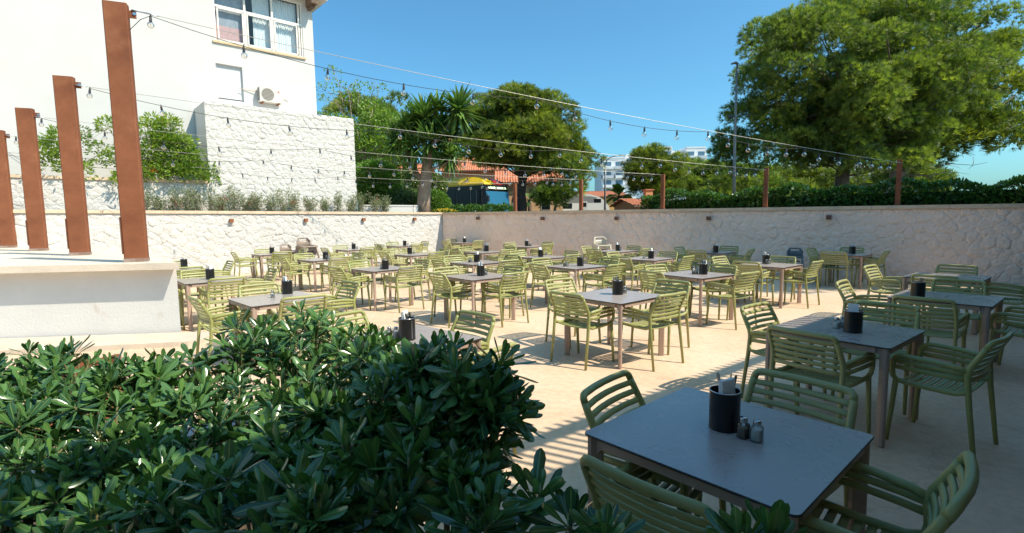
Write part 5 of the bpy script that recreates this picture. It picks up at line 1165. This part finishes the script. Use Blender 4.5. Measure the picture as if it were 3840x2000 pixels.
house(1868, 2110, 684, 47, 5, 'peach house with low orange tile roof behind the round pine', PEACH, 1.3, 0, ((-1.2, 1.6, .9, 1.1), (1.4, 1.6, .9, 1.1)))
house(1655, 1890, 640, 56, 7, 'taller orange tile-roofed house behind the bus', PEACH2, 1.9, 0, ((-2, 3.5, 1, 1.2), (1.5, 3.5, 1, 1.2)), (-2.6, 3.0, 1.0))
house(1340, 1570, 672, 46, 6, 'orange house glimpsed behind the leafy tree and yucca', PEACH2, 1.6, R_(-8), ((0, 2, 1, 1.2), (-1.8, 2, .8, 1.2)))
house(2165, 2345, 738, 75, 8, 'low ochre house beyond the motorhome', mat('ochre_render', (.62, .35, .10), .85), 1.0, 0, ((0, 1.6, 1, 1),))
house(2385, 2490, 770, 34, 4, 'brown-roofed shed with chimney before the tall narrow pine', PEACH2, .5, R_(10), (), (.6, .9, .5))
# ---- hotel far away
hot = thing('white_hotel', 'white multi-storey hotel rising far behind the pines', 'hotel', at(2600, 800, 170)); ho = hot.location.copy(); HW = mat('hotel_white', (.78, .79, .80), .7); HG = mat('hotel_glass', (.10, .18, .26), .2); HS = mat('hotel_grey', (.55, .58, .62), .8)
seg = [(2256, 2345, 596), (2345, 2458, 585), (2458, 2522, 556), (2522, 2572, 572), (2572, 2650, 557), (2650, 2900, 640), (2900, 3460, 625)]
for i, (x0, x1, y0) in enumerate(seg):
    dd_ = 170+(2 if i % 2 else 0); a, b = at(x0, y0, dd_), at(x1, y0, dd_); m = MB(); m.box(((a.x+b.x)/2-ho.x, dd_+7-ho.y, (a.z+GZ)/2-ho.z), ((b.x-a.x)-.02, 14, a.z-GZ)); m.build('wall', HW, hot)
    m = MB(); m.box(((a.x+b.x)/2-ho.x, dd_+7-ho.y, a.z+.25-ho.z), ((b.x-a.x)-.4, 14.2, .5)); m.build('parapet', HW, hot)
    nf = 5 if i == 0 else 3; nb = max(2, int((b.x-a.x)/2.6))
    for f_ in range(nf):
        for k in range(nb):
            x = a.x+(b.x-a.x)*(k+.5)/nb-ho.x; z = a.z-1.9-3.0*f_-ho.z; w_ = (b.x-a.x)/nb
            m = MB(); m.box((x, dd_-.03-ho.y, z), (w_*.62, .1, 1.7)); m.build('window', HG, hot)
            m = MB(); m.box((x, dd_-.55-ho.y, z-1.05), (w_*.9, 1.1, .9)); m.build('balcony', HS if (k+f_) % 2 else HW, hot)  # every other balcony front in blue-grey
# ---- street lamps
LP = mat('galvanised', (.22, .23, .235), .5, metal=.4)
b = at(2268, 792, 38); t = thing('street_lamp', 'silver street lamp with curved arm left of the tall narrow pine', 'street lamp', (b.x, b.y, GZ)); A = lambda x, y: at(x, y, 38)-t.location
m = MB(); m.sweep([(0, 0, 0), A(2269, 700), A(2271, 620)], [.075, .065, .055], n=8); m.build('pole', LP, t, True)
m = MB(); m.sweep([A(2271, 620), A(2275, 603), A(2288, 591), A(2305, 586), A(2322, 584)], [.05, .045, .04, .035, .03], n=8); m.build('arm', LP, t, True)
m = MB(); m.sweep([A(2316, 584), A(2330, 583), A(2343, 584)], [.05, .13, .06], [.03, .06, .03], up=(0, 1, 0), n=8); m.build('lamp_head', LP, t, True)
b = at(2752, 790, 21.5); t = thing('street_lamp', 'tall grey lamp post rising in front of the huge pine', 'street lamp', (b.x, b.y, GZ)); A = lambda x, y: at(x, y, 21.5)-t.location
m = MB(); m.sweep([(0, 0, 0), A(2754, 600), A(2758, 430), A(2765, 240)], [.075, .062, .052, .040], n=8); m.build('pole', LP, t, True)
m = MB(); m.sweep([A(2769, 241), A(2757, 236), A(2743, 240)], [.05, .14, .08], [.03, .045, .03], up=(0, 1, 0), n=8); m.build('lamp_head', LP, t, True)
m = MB(); m.ball(A(2741, 438), .12, 10, 8, sc=(1, 1, .75)); m.sweep([A(2744, 438), A(2757, 438)], .02, n=6); m.build('camera_dome', mat('dome_dark', (.04, .05, .06), .2), t, True)

# ================================================================== FOREGROUND SHRUBS (big glossy leaves)
PITT = leafmat('pittosporum_leaves', (.022, .075, .034), (.105, .23, .055), .20, .16, midrib=(.16, .24, .07), spec=.6)
GOLD = leafmat('dead_leaf', (.55, .22, .015), (.62, .34, .03), .5, .2)
STEM = mat('green_stem', (.12, .13, .045), .7, col2=(.19, .15, .07), vscale=12)
PL = blade(1, [(0, .030), (.22, .046), (.45, .090), (.66, .128), (.82, .132), (.93, .094), (1, .024)], -.30, .12)
PLT = [fast_mesh('leaf_blade', PL[0], PL[1], PITT, PL[2], np.full(len(PL[0]), v), True) for v in (.05, .25, .45, .65, .95)]
def shrub(label, blobs, seed, soil_z=.5, nparts=300, ros=(18, 26), key=0):
    rng = np.random.default_rng(seed); rnd = random.Random(seed)
    cen = [at(px, py, d) for px, py, d, r in blobs]; mx = sum((c for c in cen), Vector())/len(cen); org = Vector((mx.x, mx.y, soil_z)); t = thing('pittosporum_shrub', label, 'shrub', org)
    R3 = []; T3 = []; tn = []; m = MB(); yel = []
    nbl = len(blobs)
    for bi, ((px, py, d, rp), c) in enumerate(zip(blobs, cen)):
        r = rp*d/FPX; nr = rnd.randint(*ros); base = Vector((c.x+(mx.x-c.x)*.3, c.y+(mx.y-c.y)*.3, soil_z)); hub = c-Vector((0, 0, r*.9)); limb(m, wob(base-org, hub-org, rnd, 6, .15), .013, .008, 6)
        for k in range(nr):
            v = rnd_dirs(rng, 1, -.35)[0]; v = v/np.linalg.norm(v); rr = r*rng.uniform(.35, 1.3); p = c+Vector(v)*rr*1.0; p.z = c.z+v[2]*rr*.85
            ax = Vector(v*np.array([1, 1, .6]))*.75+Vector((0, 0, .75))+Vector(rng.normal(size=3))*.2; ax.normalize()
            limb(m, wob(hub-org, p-org-ax*.05, rnd, 5, .2)+[p-org], .0060, .0038, 5)
            nl = rng.integers(10, 14); X = ax.orthogonal().normalized(); Y = ax.cross(X); sz = rng.uniform(.092, .128); b = rng.uniform(.15, .75); ph = rng.uniform(0, 6.28)
            for q in range(nl):
                f = q/(nl-1); az = ph+q*2.399; el = (1-f)*1.32+f*rng.uniform(-.05, .35); L = sz*(.55+.5*f)*rng.uniform(.85, 1.1)
                dv = (X*math.cos(az)+Y*math.sin(az))*math.cos(el)+ax*math.sin(el)
                zz = ax-dv*ax.dot(dv)
                if zz.length < .05: zz = -(X*math.cos(az)+Y*math.sin(az))
                zz.normalize(); xx = dv.cross(zz); tw = rng.normal()*.22; xx, zz = xx*math.cos(tw)+zz*math.sin(tw), zz*math.cos(tw)-xx*math.sin(tw)
                pos = p-ax*(.028*f)-org+dv*.006
                R3.append(np.array([[xx.x, dv.x, zz.x], [xx.y, dv.y, zz.y], [xx.z, dv.z, zz.z]])*L); T3.append(np.array(pos)); tn.append(np.clip(b+rng.normal()*.2+(.35 if f < .25 else 0), 0, 1))
    m.build('stems', STEM, t, True)
    R3, T3, tn = np.array(R3), np.array(T3), np.array(tn)
    W = T3+np.array(org); L = np.linalg.norm(R3[:, :, 1], axis=1); dist = np.linalg.norm(W-np.array([0, 0, CAMH]), axis=1)
    cz = math.cos(PITCH)*W[:, 1]-math.sin(PITCH)*(W[:, 2]-CAMH); sx = 1920+FPX*W[:, 0]/cz; sy = 1000-FPX*(math.sin(PITCH)*W[:, 1]+math.cos(PITCH)*(W[:, 2]-CAMH))/cz
    score = L/dist*((sx > 300) & (sx < 3500) & (sy < 2040) & (cz > .2)); order = np.argsort(-score)
    for i in order[:nparts]:
        o = link('leaf', PLT[min(4, int(tn[i]*5))], t); M4 = Matrix(R3[i].tolist()).to_4x4(); M4.translation = T3[i]; o.matrix_basis = M4
    rest = order[nparts:]
    if len(rest): stuff(link('foliage', scatter('foliage', PL, R3[rest], T3[rest], PITT, tn[rest], True), t))
    return t
t = shrub('glossy green shrub at the left with sunlit leaf rosettes', [(1010, 1290, 2.75, 125), (1180, 1270, 2.7, 125), (1320, 1330, 2.5, 120), (1420, 1400, 2.25, 110), (900, 1390, 2.6, 130), (740, 1440, 2.4, 130), (560, 1450, 2.2, 130), (450, 1470, 2.1, 120), (620, 1590, 2.0, 140), (1080, 1440, 2.4, 150), (820, 1580, 2.15, 140), (450, 1680, 1.8, 150), (560, 1840, 1.65, 150), (300, 1540, 2.1, 150), (150, 1600, 2.0, 160), (250, 1800, 1.7, 170), (720, 1740, 1.85, 150), (1250, 1500, 2.2, 130), (30, 1700, 1.9, 160), (300, 1400, 2.5, 130), (120, 1440, 2.4, 140), (-20, 1480, 2.3, 150), (20, 1900, 1.6, 190)], 51, ros=(16, 20))
shrub('dark glossy shrub in shade at the bottom centre', [(1650, 1400, 1.62, 125), (1760, 1450, 1.55, 135), (1540, 1440, 1.7, 110), (1850, 1540, 1.5, 100), (1640, 1580, 1.5, 150), (1440, 1560, 1.55, 140), (1280, 1600, 1.6, 150), (1120, 1640, 1.6, 150), (1780, 1680, 1.42, 110), (1560, 1740, 1.38, 150), (1380, 1760, 1.4, 160), (1180, 1790, 1.4, 160), (980, 1780, 1.5, 150), (1480, 1900, 1.2, 170), (1250, 1940, 1.15, 180), (1020, 1930, 1.2, 180), (820, 1900, 1.35, 170), (1720, 1850, 1.25, 120), (640, 1990, 1.3, 170), (380, 1980, 1.4, 180)], 52, ros=(14, 18))
shrub('few dark leaf sprigs poking up at the bottom edge, before the foreground table', [(2000, 1850, 1.15, 60), (2140, 1960, 1.05, 55), (1900, 1960, 1.1, 100), (2270, 2020, 1.0, 45), (2790, 2050, .95, 40), (2880, 2070, .95, 40), (1750, 2020, 1.05, 130)], 53, ros=(2, 3), soil_z=.4)
rng = np.random.default_rng(1); P_ = [(690, 1790, 1.9), (735, 1840, 1.88), (680, 1740, 1.92), (1200, 1730, 1.75), (745, 1915, 1.85)]
R3 = frames(rng.normal(size=(5, 3))+np.array([0, 0, -1.2]), rng)*.075; stuff(link('old_yellow_leaves', scatter('old_yellow_leaves', PL, R3, np.array([np.array(at(*q))-np.array(t.location) for q in P_]), GOLD, rng.uniform(0, 1, 5), True), t))
# white planter the shrubs grow in
pl = thing('white_planter', 'low white rendered planter wall under the shrubs', 'planter', (-1.2, 1.6, 0))
e1, e2 = E1(40); c = Vector((-1.55, 1.15))
def pq(u, v): p = c+e1*u+e2*v; return (p.x+1.2, p.y-1.6)
for (u0, u1, v0, v1) in ((-1.9, 1.3, 1.25, 1.40), (-1.9, 1.3, -1.1, -.95), (-1.9, -1.75, -.949, 1.249), (1.15, 1.3, -.949, 1.249)):
    m = MB(); m.prism([pq(u0, v0), pq(u1, v0), pq(u1, v1), pq(u0, v1)], 0, .58); m.build('planter_wall', STUCCO, pl)
m = MB(); m.add([(*pq(-1.74, -.94), .47), (*pq(1.14, -.94), .47), (*pq(1.14, 1.24), .47), (*pq(-1.74, 1.24), .47)], [(0, 1, 2, 3)]); m.build('soil', MATS['soil'], pl)

# low corten edging that shows at the far left behind the shrub
p0, p1 = at(438, 1360, 4.3), at(120, 1385, 4.0)
t = thing('corten_edging', 'low rusty steel edging plate at the left, behind the sunlit shrub', 'edging', (p0.x, p0.y, 0)); dvec = (p1-p0).normalized(); nv = Vector((-dvec.y, dvec.x, 0))*.006; L = (p1-p0).length
m = MB(); q = [Vector((0, 0, 0))+nv, dvec*L+nv, dvec*L-nv, -nv]; q = [Vector((v.x, v.y, 0)) for v in q]
m.add(q+[v+Vector((0, 0, .58)) for v in q], [(3, 2, 1, 0), (4, 5, 6, 7), (0, 1, 5, 4), (1, 2, 6, 5), (2, 3, 7, 6), (3, 0, 4, 7)]); m.build('steel_plate', RUST, t)
m = MB(); m.box((0, .0, .29), (.05, .05, .6)); m.build('corner_post', RUST, t)
